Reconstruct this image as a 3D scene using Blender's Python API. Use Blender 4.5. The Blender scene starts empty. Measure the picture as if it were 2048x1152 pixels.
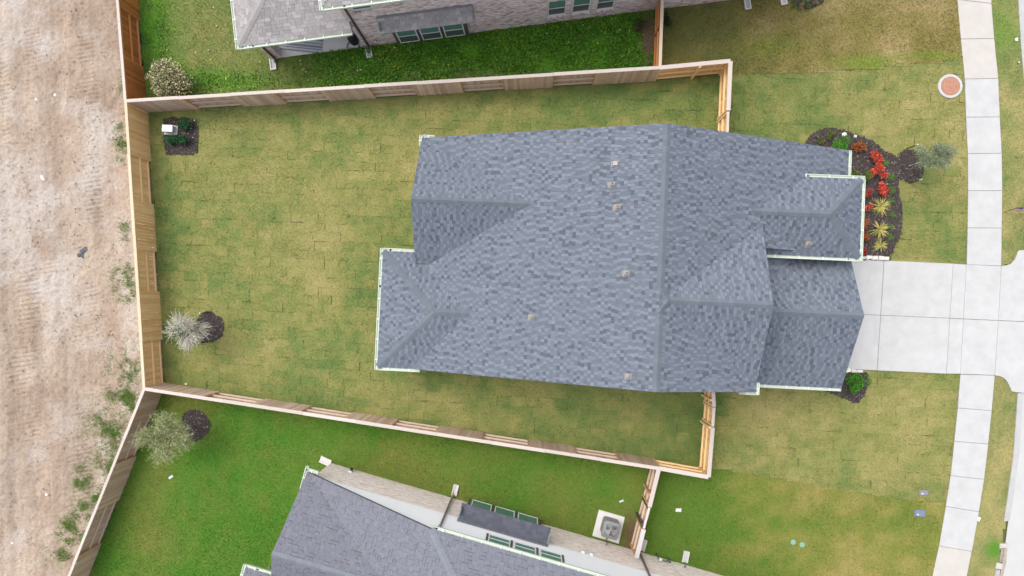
import bpy, math, random
import numpy as np
from mathutils import Vector, Matrix

random.seed(7)
rng = np.random.default_rng(7)
S = bpy.context.scene
COL = S.collection

# ------------------------------------------------------------------ camera
F_PX, CAM_H = 1365.333, 32.1           # focal length in pixels of a 2048 wide picture, metres above the lawn
NADIR = (1066.0, 602.0)                # the pixel straight below the drone (the gimbal is a little off)


def cam_basis(nx, ny):
    d = Vector((nx - 1024, -(ny - 576), -F_PX)).normalized()
    return d.rotation_difference(Vector((0, 0, -1))).to_matrix()


RB = cam_basis(*NADIR)
cam_data = bpy.data.cameras.new('camera')
cam_data.sensor_width, cam_data.lens = 36.0, 24.0
cam_data.clip_end = 2000
cam = bpy.data.objects.new('camera', cam_data)
COL.objects.link(cam)
cam.matrix_world = Matrix.Translation((0, 0, CAM_H)) @ RB.to_4x4()
S.camera = cam

# ------------------------------------------------------------------ light
SUN_EL, SUN_AZ = 64.0, 312.0           # high thin overcast; azimuth clockwise from the top of the picture
world = bpy.data.worlds.new('World')
S.world = world
world.use_nodes = True
wn = world.node_tree
bg = wn.nodes['Background']
sky_tex = wn.nodes.new('ShaderNodeTexSky')
sky_tex.sky_type = 'NISHITA'
sky_tex.sun_disc = False
sky_tex.sun_elevation = math.radians(SUN_EL)
sky_tex.sun_rotation = math.radians(SUN_AZ)
sky_tex.dust_density = 4.0
sky_tex.air_density = 1.0
overcast = wn.nodes.new('ShaderNodeHueSaturation')      # thin cloud: the blue is mostly washed out
overcast.inputs['Saturation'].default_value = 0.40
wn.links.new(sky_tex.outputs[0], overcast.inputs['Color'])
wn.links.new(overcast.outputs[0], bg.inputs[0])
bg.inputs[1].default_value = 0.15
sun_data = bpy.data.lights.new('sun', 'SUN')
sun_data.energy = 0.62
sun_data.angle = math.radians(55)
sun_data.color = (1.0, 0.95, 0.88)
sun = bpy.data.objects.new('sun', sun_data)
COL.objects.link(sun)
_az, _el = math.radians(SUN_AZ), math.radians(SUN_EL)
_to = Vector((math.sin(_az) * math.cos(_el), math.cos(_az) * math.cos(_el), math.sin(_el)))
sun.rotation_euler = _to.to_track_quat('Z', 'Y').to_euler()
S.view_settings.view_transform = 'Standard'
S.view_settings.look = 'None'
S.view_settings.exposure = 0.95
S.view_settings.gamma = 1.0
S.view_settings.use_curve_mapping = False

# ------------------------------------------------------------------ geometry helpers


def pix(px, py, z=0.0):
    """world xy of the photograph's pixel (2048 wide) at height z"""
    r = RB @ Vector((px - 1024, -(py - 576), -F_PX))
    k = (CAM_H - z) / -r.z
    return Vector((r.x * k, r.y * k))


def P3(px, py, z=0.0):
    p = pix(px, py, z)
    return Vector((p.x, p.y, z))


RBn = np.array(RB)


def to_px(x, y):
    """pixel of ground points (arrays)"""
    X = np.stack([x, y, np.full_like(x, -CAM_H)], -1)
    c = X @ RBn
    return 1024 + F_PX * c[..., 0] / -c[..., 2], 576 - F_PX * c[..., 1] / -c[..., 2]


_lat = np.random.default_rng(11).random((256, 256))


def vnoise(x, y, s, seed=0):
    x = np.asarray(x) / s + seed * 17.31
    y = np.asarray(y) / s + seed * 9.77
    xi = np.floor(x).astype(int)
    yi = np.floor(y).astype(int)
    fx = x - xi
    fy = y - yi
    fx = fx * fx * (3 - 2 * fx)
    fy = fy * fy * (3 - 2 * fy)
    a = _lat[xi % 256, yi % 256]
    b = _lat[(xi + 1) % 256, yi % 256]
    c = _lat[xi % 256, (yi + 1) % 256]
    d = _lat[(xi + 1) % 256, (yi + 1) % 256]
    return (a * (1 - fx) + b * fx) * (1 - fy) + (c * (1 - fx) + d * fx) * fy


def fbm(x, y, s, seed=0, o=4):
    t = 0
    w = 0
    for i in range(o):
        k = 0.55 ** i
        t = t + k * vnoise(x, y, s / 2 ** i, seed + i * 3)
        w += k
    return t / w


def inpoly(x, y, poly):
    r = np.zeros(np.shape(x), bool)
    n = len(poly)
    for i in range(n):
        x0, y0 = poly[i][0], poly[i][1]
        x1, y1 = poly[(i + 1) % n][0], poly[(i + 1) % n][1]
        if y0 == y1:
            continue
        c = ((y0 > y) != (y1 > y)) & (x < (x1 - x0) * (y - y0) / (y1 - y0) + x0)
        r ^= c
    return r


def link(o, parent=None):
    COL.objects.link(o)
    if parent is not None:
        o.parent = parent
        o.matrix_parent_inverse = parent.matrix_basis.inverted()
    return o


def tag(o, label=None, cat=None, group=None, kind=None):
    if label:
        o['label'] = label
    if cat:
        o['category'] = cat
    if group:
        o['group'] = group
    if kind:
        o['kind'] = kind
    return o


def empty(name, loc, label=None, cat=None, group=None, rz=0.0):
    o = bpy.data.objects.new(name, None)
    o.empty_display_size = 0.2
    COL.objects.link(o)
    o.location = loc
    o.rotation_euler = (0, 0, rz)
    o.matrix_basis = Matrix.Translation(loc) @ Matrix.Rotation(rz, 4, 'Z')
    return tag(o, label, cat, group)


class MB:
    """collects polygons; build() links them as one mesh object"""

    def __init__(s):
        s.v, s.f, s.c = [], [], []

    def poly(s, pts, col=None):
        i = len(s.v)
        s.v += [tuple(p) for p in pts]
        s.f.append(tuple(range(i, i + len(pts))))
        s.c.append(col)

    def hull8(s, b, t, col=None):
        """box from 4 bottom + 4 top points (counter-clockwise from above)"""
        i = len(s.v)
        s.v += [tuple(p) for p in b] + [tuple(p) for p in t]
        for q in ((3, 2, 1, 0), (4, 5, 6, 7), (0, 1, 5, 4), (1, 2, 6, 5), (2, 3, 7, 6), (3, 0, 4, 7)):
            s.f.append(tuple(i + k for k in q))
            s.c.append(col)

    def box(s, c, size, rz=0.0, col=None):
        hx, hy, hz = size[0] / 2, size[1] / 2, size[2] / 2
        ca, sa = math.cos(rz), math.sin(rz)

        def q(x, y, z):
            return (c[0] + x * ca - y * sa, c[1] + x * sa + y * ca, c[2] + z)
        s.hull8([q(-hx, -hy, -hz), q(hx, -hy, -hz), q(hx, hy, -hz), q(-hx, hy, -hz)],
                [q(-hx, -hy, hz), q(hx, -hy, hz), q(hx, hy, hz), q(-hx, hy, hz)], col)

    def beam(s, p0, p1, w, h, col=None, up=(0, 0, 1)):
        """box along p0-p1, w across, h along 'up' (centred)"""
        p0, p1, up = Vector(p0), Vector(p1), Vector(up)
        d = (p1 - p0).normalized()
        sd = d.cross(up)
        if sd.length < 1e-4:
            sd = d.cross(Vector((1, 0, 0)))
        sd.normalize()
        u = sd.cross(d)
        a, b = sd * w / 2, u * h / 2
        s.hull8([p0 - a - b, p0 + a - b, p1 + a - b, p1 - a - b],
                [p0 - a + b, p0 + a + b, p1 + a + b, p1 - a + b], col)

    def prism(s, poly, z0, z1, col=None):
        n = len(poly)
        ar = sum(poly[i][0] * poly[(i + 1) % n][1] - poly[(i + 1) % n][0] * poly[i][1] for i in range(n))
        if ar < 0:
            poly = list(poly)[::-1]
        i = len(s.v)
        s.v += [(p[0], p[1], z0) for p in poly] + [(p[0], p[1], z1) for p in poly]
        s.f.append(tuple(range(i + n - 1, i - 1, -1)))
        s.c.append(col)
        s.f.append(tuple(range(i + n, i + 2 * n)))
        s.c.append(col)
        for k in range(n):
            j = (k + 1) % n
            s.f.append((i + k, i + j, i + n + j, i + n + k))
            s.c.append(col)

    def tube(s, pts, rad, n=8, col=None, cap=True):
        pts = [Vector(p) for p in pts]
        if not hasattr(rad, '__len__'):
            rad = [rad] * len(pts)
        rings = []
        for k, p in enumerate(pts):
            d = (pts[min(k + 1, len(pts) - 1)] - pts[max(k - 1, 0)]).normalized()
            a = d.cross(Vector((0, 0, 1)))
            if a.length < 1e-3:
                a = Vector((1, 0, 0))
            a.normalize()
            b = d.cross(a)
            i = len(s.v)
            for j in range(n):
                t = 2 * math.pi * j / n
                s.v.append(tuple(p + a * (rad[k] * math.cos(t)) + b * (rad[k] * math.sin(t))))
            rings.append(i)
        for k in range(len(rings) - 1):
            for j in range(n):
                m = (j + 1) % n
                s.f.append((rings[k] + j, rings[k] + m, rings[k + 1] + m, rings[k + 1] + j))
                s.c.append(col)
        if cap:
            s.f.append(tuple(rings[-1] + j for j in range(n)))
            s.c.append(col)
            s.f.append(tuple(rings[0] + j for j in range(n - 1, -1, -1)))
            s.c.append(col)

    def lathe(s, c, prof, n=24, col=None):
        """prof: (radius, z) from bottom to top"""
        rings = []
        for r, z in prof:
            i = len(s.v)
            for j in range(n):
                t = 2 * math.pi * j / n
                s.v.append((c[0] + r * math.cos(t), c[1] + r * math.sin(t), c[2] + z))
            rings.append(i)
        for k in range(len(rings) - 1):
            for j in range(n):
                m = (j + 1) % n
                s.f.append((rings[k] + j, rings[k] + m, rings[k + 1] + m, rings[k + 1] + j))
                s.c.append(col)
        s.f.append(tuple(rings[-1] + j for j in range(n)))
        s.c.append(col)

    def mesh(s, name, mat, smooth=False):
        me = bpy.data.meshes.new(name)
        me.from_pydata(s.v, [], s.f)
        if any(c is not None for c in s.c):
            at = me.color_attributes.new('Col', 'FLOAT_COLOR', 'CORNER')
            buf = np.ones((len(me.loops), 4), np.float32)
            k = 0
            for f, c in zip(s.f, s.c):
                if c is not None:
                    buf[k:k + len(f), :3] = c[:3]
                k += len(f)
            at.data.foreach_set('color', buf.ravel())
        me.materials.append(mat)
        if smooth:
            me.polygons.foreach_set('use_smooth', [True] * len(me.polygons))
        me.update()
        return me

    def build(s, name, mat, parent=None, smooth=False, bevel=0.0):
        o = bpy.data.objects.new(name, s.mesh(name, mat, smooth))
        link(o, parent)
        if bevel:
            m = o.modifiers.new('bevel', 'BEVEL')
            m.width = bevel
            m.segments = 2
            m.limit_method = 'ANGLE'
        return o


def np_mesh(name, V, F, mat, colv=None, smooth=False, parent=None, kind=None):
    """mesh object from arrays: V (n,3), F (m,k), colv per-vertex (n,3)"""
    me = bpy.data.meshes.new(name)
    V = np.asarray(V, np.float32)
    F = np.asarray(F, np.int32)
    me.vertices.add(len(V))
    me.vertices.foreach_set('co', V.ravel())
    me.loops.add(F.size)
    me.loops.foreach_set('vertex_index', F.ravel())
    me.polygons.add(len(F))
    me.polygons.foreach_set('loop_start', np.arange(len(F), dtype=np.int32) * F.shape[1])
    if colv is not None:
        at = me.color_attributes.new('Col', 'FLOAT_COLOR', 'POINT')
        b = np.ones((len(V), 4), np.float32)
        b[:, :3] = colv
        at.data.foreach_set('color', b.ravel())
    me.materials.append(mat)
    me.update(calc_edges=True)
    me.validate()
    if smooth:
        me.polygons.foreach_set('use_smooth', [True] * len(me.polygons))
    o = bpy.data.objects.new(name, me)
    link(o, parent)
    if kind:
        o['kind'] = kind
    return o


# ------------------------------------------------------------------ materials


def mat_new(name):
    m = bpy.data.materials.new(name)
    m.use_nodes = True
    nt = m.node_tree
    return m, nt, nt.nodes['Principled BSDF']


def mat(name, color=None, rough=0.8, var=0.12, scale=6.0, bump=0.0, bscale=40.0, attr=False, objrand=0.0,
        metallic=0.0, spec=0.3, color2=None, stretch=None, coords='Object', coat=0.0):
    """colour (or the mesh's own colour attribute) broken up by two scales of noise"""
    m, nt, b = mat_new(name)
    N, L = nt.nodes, nt.links
    tc = N.new('ShaderNodeTexCoord')
    vec = tc.outputs[coords]
    oi = N.new('ShaderNodeObjectInfo')
    if objrand or stretch:
        ad = N.new('ShaderNodeVectorMath')
        ad.operation = 'MULTIPLY_ADD'
        L.new(vec, ad.inputs[0])
        ad.inputs[1].default_value = stretch or (1, 1, 1)
        cb = N.new('ShaderNodeCombineXYZ')
        mu = N.new('ShaderNodeMath')
        mu.operation = 'MULTIPLY'
        L.new(oi.outputs['Random'], mu.inputs[0])
        mu.inputs[1].default_value = 37.0
        L.new(mu.outputs[0], cb.inputs[0])
        L.new(mu.outputs[0], cb.inputs[1])
        L.new(cb.outputs[0], ad.inputs[2])
        vec = ad.outputs[0]
    no = N.new('ShaderNodeTexNoise')
    no.inputs['Scale'].default_value = scale
    no.inputs['Detail'].default_value = 6
    no.inputs['Roughness'].default_value = 0.65
    L.new(vec, no.inputs['Vector'])
    if attr:
        src = N.new('ShaderNodeAttribute')
        src.attribute_name = 'Col'
        base = src.outputs['Color']
    elif color2 is not None:
        mx0 = N.new('ShaderNodeMix')
        mx0.data_type = 'RGBA'
        mx0.inputs[6].default_value = (*color, 1)
        mx0.inputs[7].default_value = (*color2, 1)
        if objrand:
            L.new(oi.outputs['Random'], mx0.inputs[0])
        else:
            L.new(no.outputs['Fac'], mx0.inputs[0])
        base = mx0.outputs[2]
    else:
        rg = N.new('ShaderNodeRGB')
        rg.outputs[0].default_value = (*color, 1)
        base = rg.outputs[0]
    mr = N.new('ShaderNodeMapRange')
    mr.inputs[1].default_value = 0.25
    mr.inputs[2].default_value = 0.75
    mr.inputs[3].default_value = 1 - var
    mr.inputs[4].default_value = 1 + var
    L.new(no.outputs['Fac'], mr.inputs[0])
    mx = N.new('ShaderNodeVectorMath')
    mx.operation = 'SCALE'
    L.new(base, mx.inputs[0])
    L.new(mr.outputs[0], mx.inputs['Scale'])
    L.new(mx.outputs[0], b.inputs['Base Color'])
    b.inputs['Roughness'].default_value = rough
    b.inputs['Metallic'].default_value = metallic
    b.inputs['Specular IOR Level'].default_value = spec
    b.inputs['Coat Weight'].default_value = coat
    if bump:
        n2 = N.new('ShaderNodeTexNoise')
        n2.inputs['Scale'].default_value = bscale
        n2.inputs['Detail'].default_value = 5
        L.new(vec, n2.inputs['Vector'])
        bp = N.new('ShaderNodeBump')
        bp.inputs['Strength'].default_value = bump
        bp.inputs['Distance'].default_value = 0.02
        L.new(n2.outputs['Fac'], bp.inputs['Height'])
        L.new(bp.outputs[0], b.inputs['Normal'])
    return m


def mat_leaf(name, rough=0.6, trans=0.25):
    """leaf or grass blade coloured by its attribute, a little light coming through"""
    m, nt, b = mat_new(name)
    N, L = nt.nodes, nt.links
    a = N.new('ShaderNodeAttribute')
    a.attribute_name = 'Col'
    L.new(a.outputs['Color'], b.inputs['Base Color'])
    b.inputs['Roughness'].default_value = rough
    b.inputs['Specular IOR Level'].default_value = 0.25
    if trans:
        t = N.new('ShaderNodeBsdfTranslucent')
        L.new(a.outputs['Color'], t.inputs['Color'])
        ms = N.new('ShaderNodeMixShader')
        ms.inputs[0].default_value = trans
        L.new(b.outputs[0], ms.inputs[1])
        L.new(t.outputs[0], ms.inputs[2])
        L.new(ms.outputs[0], nt.nodes['Material Output'].inputs[0])
    return m


M = {}
M['ground'] = mat('ground', (0.11, 0.12, 0.045), 0.95, 0.3, 0.4)
M['lawn'] = mat('lawn', attr=True, rough=0.95, var=0.22, scale=14, bump=0.5, bscale=30)
M['soil'] = mat('soil', (0.14, 0.13, 0.055), 0.95, 0.3, 8)
M['grass'] = mat_leaf('grass', 0.7, 0.2)
M['leaf'] = mat_leaf('leaf', 0.5, 0.2)
M['dirt'] = mat('dirt', attr=True, rough=0.95, var=0.26, scale=9, bump=1.0, bscale=14)
M['clod'] = mat('clod', attr=True, rough=0.95, var=0.1, scale=20)
M['concrete'] = mat('concrete', (0.435, 0.435, 0.43), 0.85, 0.10, 1.6, 0.15, 60, objrand=0.1, coords='Object')
M['concrete_tan'] = mat('concrete_tan', (0.45, 0.425, 0.395), 0.85, 0.08, 2.0, 0.15, 60)
M['patio'] = mat('patio', (0.60, 0.59, 0.575), 0.8, 0.08, 1.6)
M['joint'] = mat('joint', (0.2, 0.2, 0.19), 0.9, 0.2, 10)
M['road'] = mat('road', (0.44, 0.44, 0.43), 0.88, 0.06, 1.2, 0.2, 50)
M['stain'] = mat('stain', (0.33, 0.29, 0.24), 0.9, 0.25, 5)
M['shingle'] = mat('shingle', attr=True, rough=0.92, var=0.10, scale=40, bump=0.25, bscale=160, spec=0.2)
M['shingle_main_cap'] = mat('shingle_main_cap', (0.116, 0.134, 0.158), 0.92, 0.12, 30, 0.25, 160, objrand=0.1, color2=(0.136, 0.155, 0.180), spec=0.2)
M['shingle_grey_cap'] = mat('shingle_grey_cap', (0.25, 0.235, 0.23), 0.92, 0.12, 30, 0.25, 160, objrand=0.1, color2=(0.29, 0.275, 0.268), spec=0.2)
M['shingle_purple_cap'] = mat('shingle_purple_cap', (0.17, 0.185, 0.21), 0.92, 0.12, 30, 0.25, 160, objrand=0.1, color2=(0.19, 0.205, 0.235), spec=0.2)
M['deck'] = mat('deck', (0.10, 0.105, 0.12), 0.95, 0.1, 8)
M['gutter'] = mat('gutter', (0.50, 0.56, 0.475), 0.55, 0.06, 5, spec=0.4)
M['hanger'] = mat('hanger', (0.75, 0.77, 0.74), 0.5, 0.03, 5)
M['outlet'] = mat('outlet', (0.02, 0.02, 0.02), 0.9, 0.1, 5)
M['trim'] = mat('trim', (0.66, 0.665, 0.66), 0.6, 0.04, 5)
M['siding'] = mat('siding', (0.86, 0.865, 0.88), 0.6, 0.03, 3)
M['mortar'] = mat('mortar', (0.72, 0.67, 0.63), 0.95, 0.12, 12)
M['mortar_grey'] = mat('mortar_grey', (0.56, 0.51, 0.49), 0.95, 0.15, 12)
M['brick'] = mat('brick', attr=True, rough=0.92, var=0.14, scale=14, bump=0.3, bscale=60)
M['brown_trim'] = mat('brown_trim', (0.115, 0.098, 0.088), 0.6, 0.12, 6)
M['bronze'] = mat('bronze', (0.075, 0.06, 0.055), 0.5, 0.12, 6)
M['taupe'] = mat('taupe', (0.16, 0.13, 0.12), 0.5, 0.1, 6)
M['glass_upper'] = mat('glass_upper', (0.10, 0.225, 0.185), 0.12, 0.2, 1.5, spec=0.5)  # reflection of the green lawn painted into the pane's base colour
M['glass_lower'] = mat('glass_lower', (0.085, 0.10, 0.105), 0.25, 0.15, 1.5, spec=0.5)
M['glass_dark'] = mat('glass_dark', (0.03, 0.05, 0.05), 0.08, 0.15, 1.5, spec=0.6)


def wood(name, c1, c2, var=0.22):
    return mat(name, c1, 0.85, var, 5.0, 0.2, 30, objrand=1.0, color2=c2, stretch=(9, 9, 0.7))


M['wood_new'] = wood('wood_new', (0.68, 0.41, 0.175), (0.86, 0.57, 0.285), 0.2)
M['wood_new_rail'] = wood('wood_new_rail', (0.74, 0.53, 0.27), (0.78, 0.58, 0.31), 0.1)
M['wood_new_cap'] = wood('wood_new_cap', (0.55, 0.43, 0.285), (0.59, 0.48, 0.335), 0.08)
M['wood_white_cap'] = wood('wood_white_cap', (0.47, 0.405, 0.36), (0.53, 0.465, 0.42), 0.08)
M['wood_grey'] = wood('wood_grey', (0.42, 0.295, 0.212), (0.6, 0.455, 0.35), 0.28)
M['wood_grey_rail'] = wood('wood_grey_rail', (0.5, 0.385, 0.295), (0.56, 0.44, 0.345), 0.12)
M['wood_orange_post'] = wood('wood_orange_post', (0.48, 0.27, 0.13), (0.56, 0.34, 0.18), 0.2)
M['wood_stain'] = wood('wood_stain', (0.32, 0.105, 0.026), (0.46, 0.17, 0.045), 0.28)
M['wood_stain_rail'] = wood('wood_stain_rail', (0.5, 0.21, 0.07), (0.56, 0.26, 0.1), 0.15)
M['wood_grey_cap'] = wood('wood_grey_cap', (0.50, 0.47, 0.455), (0.56, 0.53, 0.515), 0.1)
M['wood_tan_cap'] = wood('wood_tan_cap', (0.52, 0.41, 0.275), (0.56, 0.46, 0.34), 0.1)
M['wood_umber'] = wood('wood_umber', (0.46, 0.30, 0.20), (0.62, 0.44, 0.315), 0.28)
M['wood_brown'] = wood('wood_brown', (0.5, 0.35, 0.23), (0.6, 0.43, 0.29), 0.2)
M['mulch'] = mat('mulch', (0.060, 0.048, 0.045), 0.95, 0.5, 18, 1.0, 30)
M['chip'] = mat('chip', attr=True, rough=0.95, var=0.25, scale=20)
M['bark'] = mat('bark', (0.22, 0.18, 0.14), 0.9, 0.3, 20)
M['bark_pale'] = mat('bark_pale', (0.48, 0.44, 0.37), 0.9, 0.2, 20)
M['white_plastic'] = mat('white_plastic', (0.75, 0.76, 0.78), 0.45, 0.04, 4)
M['litter'] = mat('litter', (0.60, 0.60, 0.59), 0.7, 0.06, 9)
M['black_plastic'] = mat('black_plastic', (0.018, 0.018, 0.02), 0.5, 0.2, 6)
M['grey_metal'] = mat('grey_metal', (0.22, 0.22, 0.225), 0.45, 0.1, 5, metallic=0.3)
M['grey_light'] = mat('grey_light', (0.48, 0.48, 0.48), 0.5, 0.08, 5)
M['fan_dark'] = mat('fan_dark', (0.05, 0.052, 0.055), 0.6, 0.1, 5)
M['fan_light'] = mat('fan_light', (0.26, 0.26, 0.27), 0.35, 0.1, 5, metallic=0.4)
M['stone'] = mat('stone', (0.55, 0.51, 0.45), 0.9, 0.15, 7, 0.6, 20, objrand=1.0, color2=(0.64, 0.62, 0.58))
M['vent'] = mat('vent', (0.235, 0.215, 0.20), 0.7, 0.12, 8)
M['vent_pipe'] = mat('vent_pipe', (0.33, 0.31, 0.295), 0.6, 0.1, 8)
M['rust'] = mat('rust', (0.37, 0.185, 0.125), 0.85, 0.2, 7, 0.4, 40)
M['rust2'] = mat('rust2', (0.43, 0.225, 0.155), 0.85, 0.2, 7, 0.4, 40)
M['box_grey'] = mat('box_grey', (0.20, 0.20, 0.22), 0.7, 0.12, 10)
M['box_blue'] = mat('box_blue', (0.15, 0.18, 0.25), 0.7, 0.2, 12)
M['cap_green'] = mat('cap_green', (0.20, 0.36, 0.26), 0.6, 0.1, 10)
M['tarp'] = mat('tarp', (0.085, 0.095, 0.115), 0.6, 0.2, 6)
M['print'] = mat('print', attr=True, rough=0.85, var=0.05, scale=12)
M['red_cap'] = mat('red_cap', (0.45, 0.15, 0.11), 0.5, 0.1, 8)
M['copper'] = mat('copper', (0.40, 0.22, 0.15), 0.5, 0.1, 8)

# ------------------------------------------------------------------ the layout, from the fence tops and ground marks
HF = 1.7                                # fence height
cTL, cBL = pix(251, 202, HF), pix(288.5, 777.5, HF)
cTR, cBR = pix(1461, 122, HF), pix(1417, 954, HF)
_d = (pix(235, 0, HF) - cTL)
fTLend = cTL + _d * 1.45
_d = (pix(138, 1152, HF) - cBL)
fBLend = cBL + _d * 1.4
jT, jB = pix(1320, 135.5, HF), pix(1318, 936.5, HF)
fTRend = jT + (pix(1324.5, 0, HF) - jT) * 1.25
fBRend = pix(1272.5, 1116, HF)


def gp(pts):
    return [tuple(pix(a, b)) for a, b in pts]


WALK_L = [(1906, -90), (1913, 0), (1920, 79), (1928, 159), (1930.5, 235), (1934, 308), (1934.5, 382), (1933.5, 456), (1932, 529.5),
          (1919, 748.5), (1914, 815.5), (1907, 882), (1899.7, 950.6), (1890, 1012), (1876.5, 1091), (1863, 1152), (1842, 1245)]
WALK_R = [(1975, -90), (1981.5, 8), (1987, 78), (1995, 157.5), (1998, 234.5), (2002, 307), (2003, 381.5), (2002, 456.5), (2001, 532),
          (1988, 750.5), (1982, 821), (1975, 887.6), (1966.7, 958), (1956.5, 1022.8), (1942, 1102), (1932, 1154), (1911, 1247)]
CURB = [(2027, -90), (2035, 0), (2041, 100), (2048, 175), (2055, 300), (2056, 420), (2054, 498), (2041, 500), (2035, 500.7), (2031, 512.5), (2020.6, 527), (2003, 532),
        (1990, 751), (2006, 756), (2016, 769), (2022, 782.6), (2033, 784), (2033, 800), (2025, 910), (2013, 998), (2006, 1042), (1997, 1100), (1990, 1140), (1975, 1240)]
NS_EDGE_T = [(1465, 150), (1560, 148), (1750, 138), (1925, 119)]       # sod meets the older lawn to the north
NS_EDGE_B = [(1890, 1008), (1760, 992), (1620, 967), (1500, 947), (1436, 937)]

LAWNS = {}
walk_l_w = gp(WALK_L)
big = 24.0
LAWNS['main'] = [tuple(cTL), tuple(cTR)] + gp(NS_EDGE_T) + gp([(1950, 119), (1960, 1010)]) + gp(NS_EDGE_B) + [tuple(cBR), tuple(cBL)]
LAWNS['north_back'] = [tuple(cTL), tuple(jT), tuple(fTRend), (fTRend.x, big), (fTLend.x, big), tuple(fTLend)]
LAWNS['north_front'] = [tuple(jT), tuple(cTR)] + gp(NS_EDGE_T) + gp([(1940, 119), (1930, -90)]) + [(pix(1930, -90).x, big), (fTRend.x, big), tuple(fTRend)]
LAWNS['south_back'] = [tuple(cBL), tuple(jB), tuple(fBRend), (fBRend.x, -big), (fBLend.x, -big), tuple(fBLend)]
LAWNS['south_front'] = [tuple(jB), tuple(cBR)] + gp(NS_EDGE_B[::-1]) + gp([(1900, 1008), (1880, 1240)]) + [(pix(1880, 1240).x, -big), (fBRend.x, -big), tuple(fBRend)]
LAWNS['verge'] = gp([(a - 6, b) for a, b in WALK_R]) + gp([(a + 4, b) for a, b in CURB[::-1]])


def lerp(a, b, t):
    t = np.clip(t, 0, 1)[..., None]
    return np.asarray(a) * (1 - t) + np.asarray(b) * t


def blob(px, py, cx, cy, rx, ry):
    return np.exp(-((px - cx) / rx) ** 2 - ((py - cy) / ry) ** 2)


STRAW, MID, GRN, DEEP = (0.302, 0.262, 0.104), (0.202, 0.207, 0.063), (0.124, 0.170, 0.046), (0.084, 0.135, 0.035)
LUSH, WEED, OLIVE, TAN = (0.058, 0.160, 0.0125), (0.085, 0.24, 0.014), (0.195, 0.165, 0.05), (0.345, 0.26, 0.13)


def col_main(x, y, tile=None):
    px, py = to_px(x, y)
    n = fbm(x, y, 3.0, 1) * 0.4 + fbm(x, y, 1.0, 5, 5) * 0.35 + fbm(x, y, 0.3, 7, 2) * 0.25
    d = 0.50 + (n - 0.5) * 1.45
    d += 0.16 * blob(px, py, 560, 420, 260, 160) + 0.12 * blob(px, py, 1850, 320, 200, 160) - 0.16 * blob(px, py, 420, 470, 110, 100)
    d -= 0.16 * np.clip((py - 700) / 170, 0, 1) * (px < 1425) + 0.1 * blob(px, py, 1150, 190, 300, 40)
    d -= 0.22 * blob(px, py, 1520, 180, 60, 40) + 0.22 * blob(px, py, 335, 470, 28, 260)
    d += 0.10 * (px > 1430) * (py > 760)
    if tile is not None:
        d = d + tile
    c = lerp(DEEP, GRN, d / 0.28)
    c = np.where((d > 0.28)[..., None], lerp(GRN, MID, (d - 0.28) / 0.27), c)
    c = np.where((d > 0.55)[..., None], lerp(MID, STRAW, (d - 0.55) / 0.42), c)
    return c


def col_north_back(x, y):
    px, py = to_px(x, y)
    n = fbm(x, y, 1.6, 9) * 0.5 + fbm(x, y, 0.5, 12) * 0.5
    c = lerp(GRN, MID, 0.55 + (n - 0.5) * 2.4)
    w = np.clip((px - 560) / 140 + (n - 0.5) * 2, 0, 1) + blob(px, py, 300, 60, 45, 120) + 0.8 * blob(px, py, 420, 160, 120, 25)
    c2 = lerp((0.05, 0.135, 0.012), WEED, 0.55 + (fbm(x, y, 0.7, 21) - 0.5) * 3)
    c = lerp(c, (0, 0, 0), np.zeros_like(n)) * (1 - np.clip(w, 0, 1)[..., None]) + c2 * np.clip(w, 0, 1)[..., None]
    b = np.clip(1.4 * blob(px, py, 1297, 70, 16, 60) + 0.5 * blob(px, py, 1000, 150, 300, 12), 0, 1)
    return lerp((0, 0, 0), (0.16, 0.115, 0.075), b) + c * (1 - b[..., None])


def col_north_front(x, y):
    px, py = to_px(x, y)
    n = fbm(x, y, 2.0, 15) * 0.6 + fbm(x, y, 0.6, 17) * 0.4
    t = 0.30 + (n - 0.5) * 1.5 + np.clip((px - 1500) / 380, -0.2, 0.36)
    c = np.where((t > 0.5)[..., None], lerp(OLIVE, TAN, (t - 0.5) / 0.6), lerp((0.12, 0.125, 0.036), OLIVE, t / 0.5))
    edge = np.clip(blob(px, py, 1730, 128, 65, 17) + 0.9 * blob(px, py, 1870, 112, 65, 9) + 0.5 * blob(px, py, 1540, 92, 55, 22), 0, 1) * np.clip(0.3 + n, 0, 1)
    return lerp((0, 0, 0), (0.13, 0.21, 0.018), edge) + c * (1 - edge[..., None])


def col_south_back(x, y):
    px, py = to_px(x, y)
    n = fbm(x, y, 2.4, 31) * 0.65 + fbm(x, y, 0.5, 33) * 0.35
    t = 0.16 + (n - 0.5) * 1.5
    t += 0.5 * blob(px, py, 300, 1000, 50, 150) + 0.3 * blob(px, py, 760, 930, 160, 60) + 0.22 * np.clip((px - 620) / 300, 0, 1) + 0.35 * blob(px, py, 350, 800, 70, 25)
    c = lerp(LUSH, (0.155, 0.165, 0.034), t / 0.9)
    b = np.clip(1.3 * blob(px, py, 1262, 1075, 14, 45), 0, 1)
    return lerp((0, 0, 0), (0.14, 0.095, 0.05), b) + c * (1 - b[..., None])


def col_south_front(x, y):
    px, py = to_px(x, y)
    n = fbm(x, y, 2.4, 41) * 0.6 + fbm(x, y, 0.6, 43) * 0.4
    t = 0.42 + (n - 0.5) * 1.7 + np.clip((px - 1560) / 420, -0.4, 0.28)
    t = t - 0.25 * blob(px, py, 1650, 1050, 260, 22) + 0.12 * blob(px, py, 1600, 1000, 300, 22) + 0.1 * blob(px, py, 1750, 1130, 150, 40)
    return np.where((t > 0.5)[..., None], lerp((0.165, 0.18, 0.036), (0.28, 0.23, 0.075), (t - 0.5) / 0.5), lerp((0.08, 0.15, 0.017), (0.165, 0.18, 0.036), t / 0.5))


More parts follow.
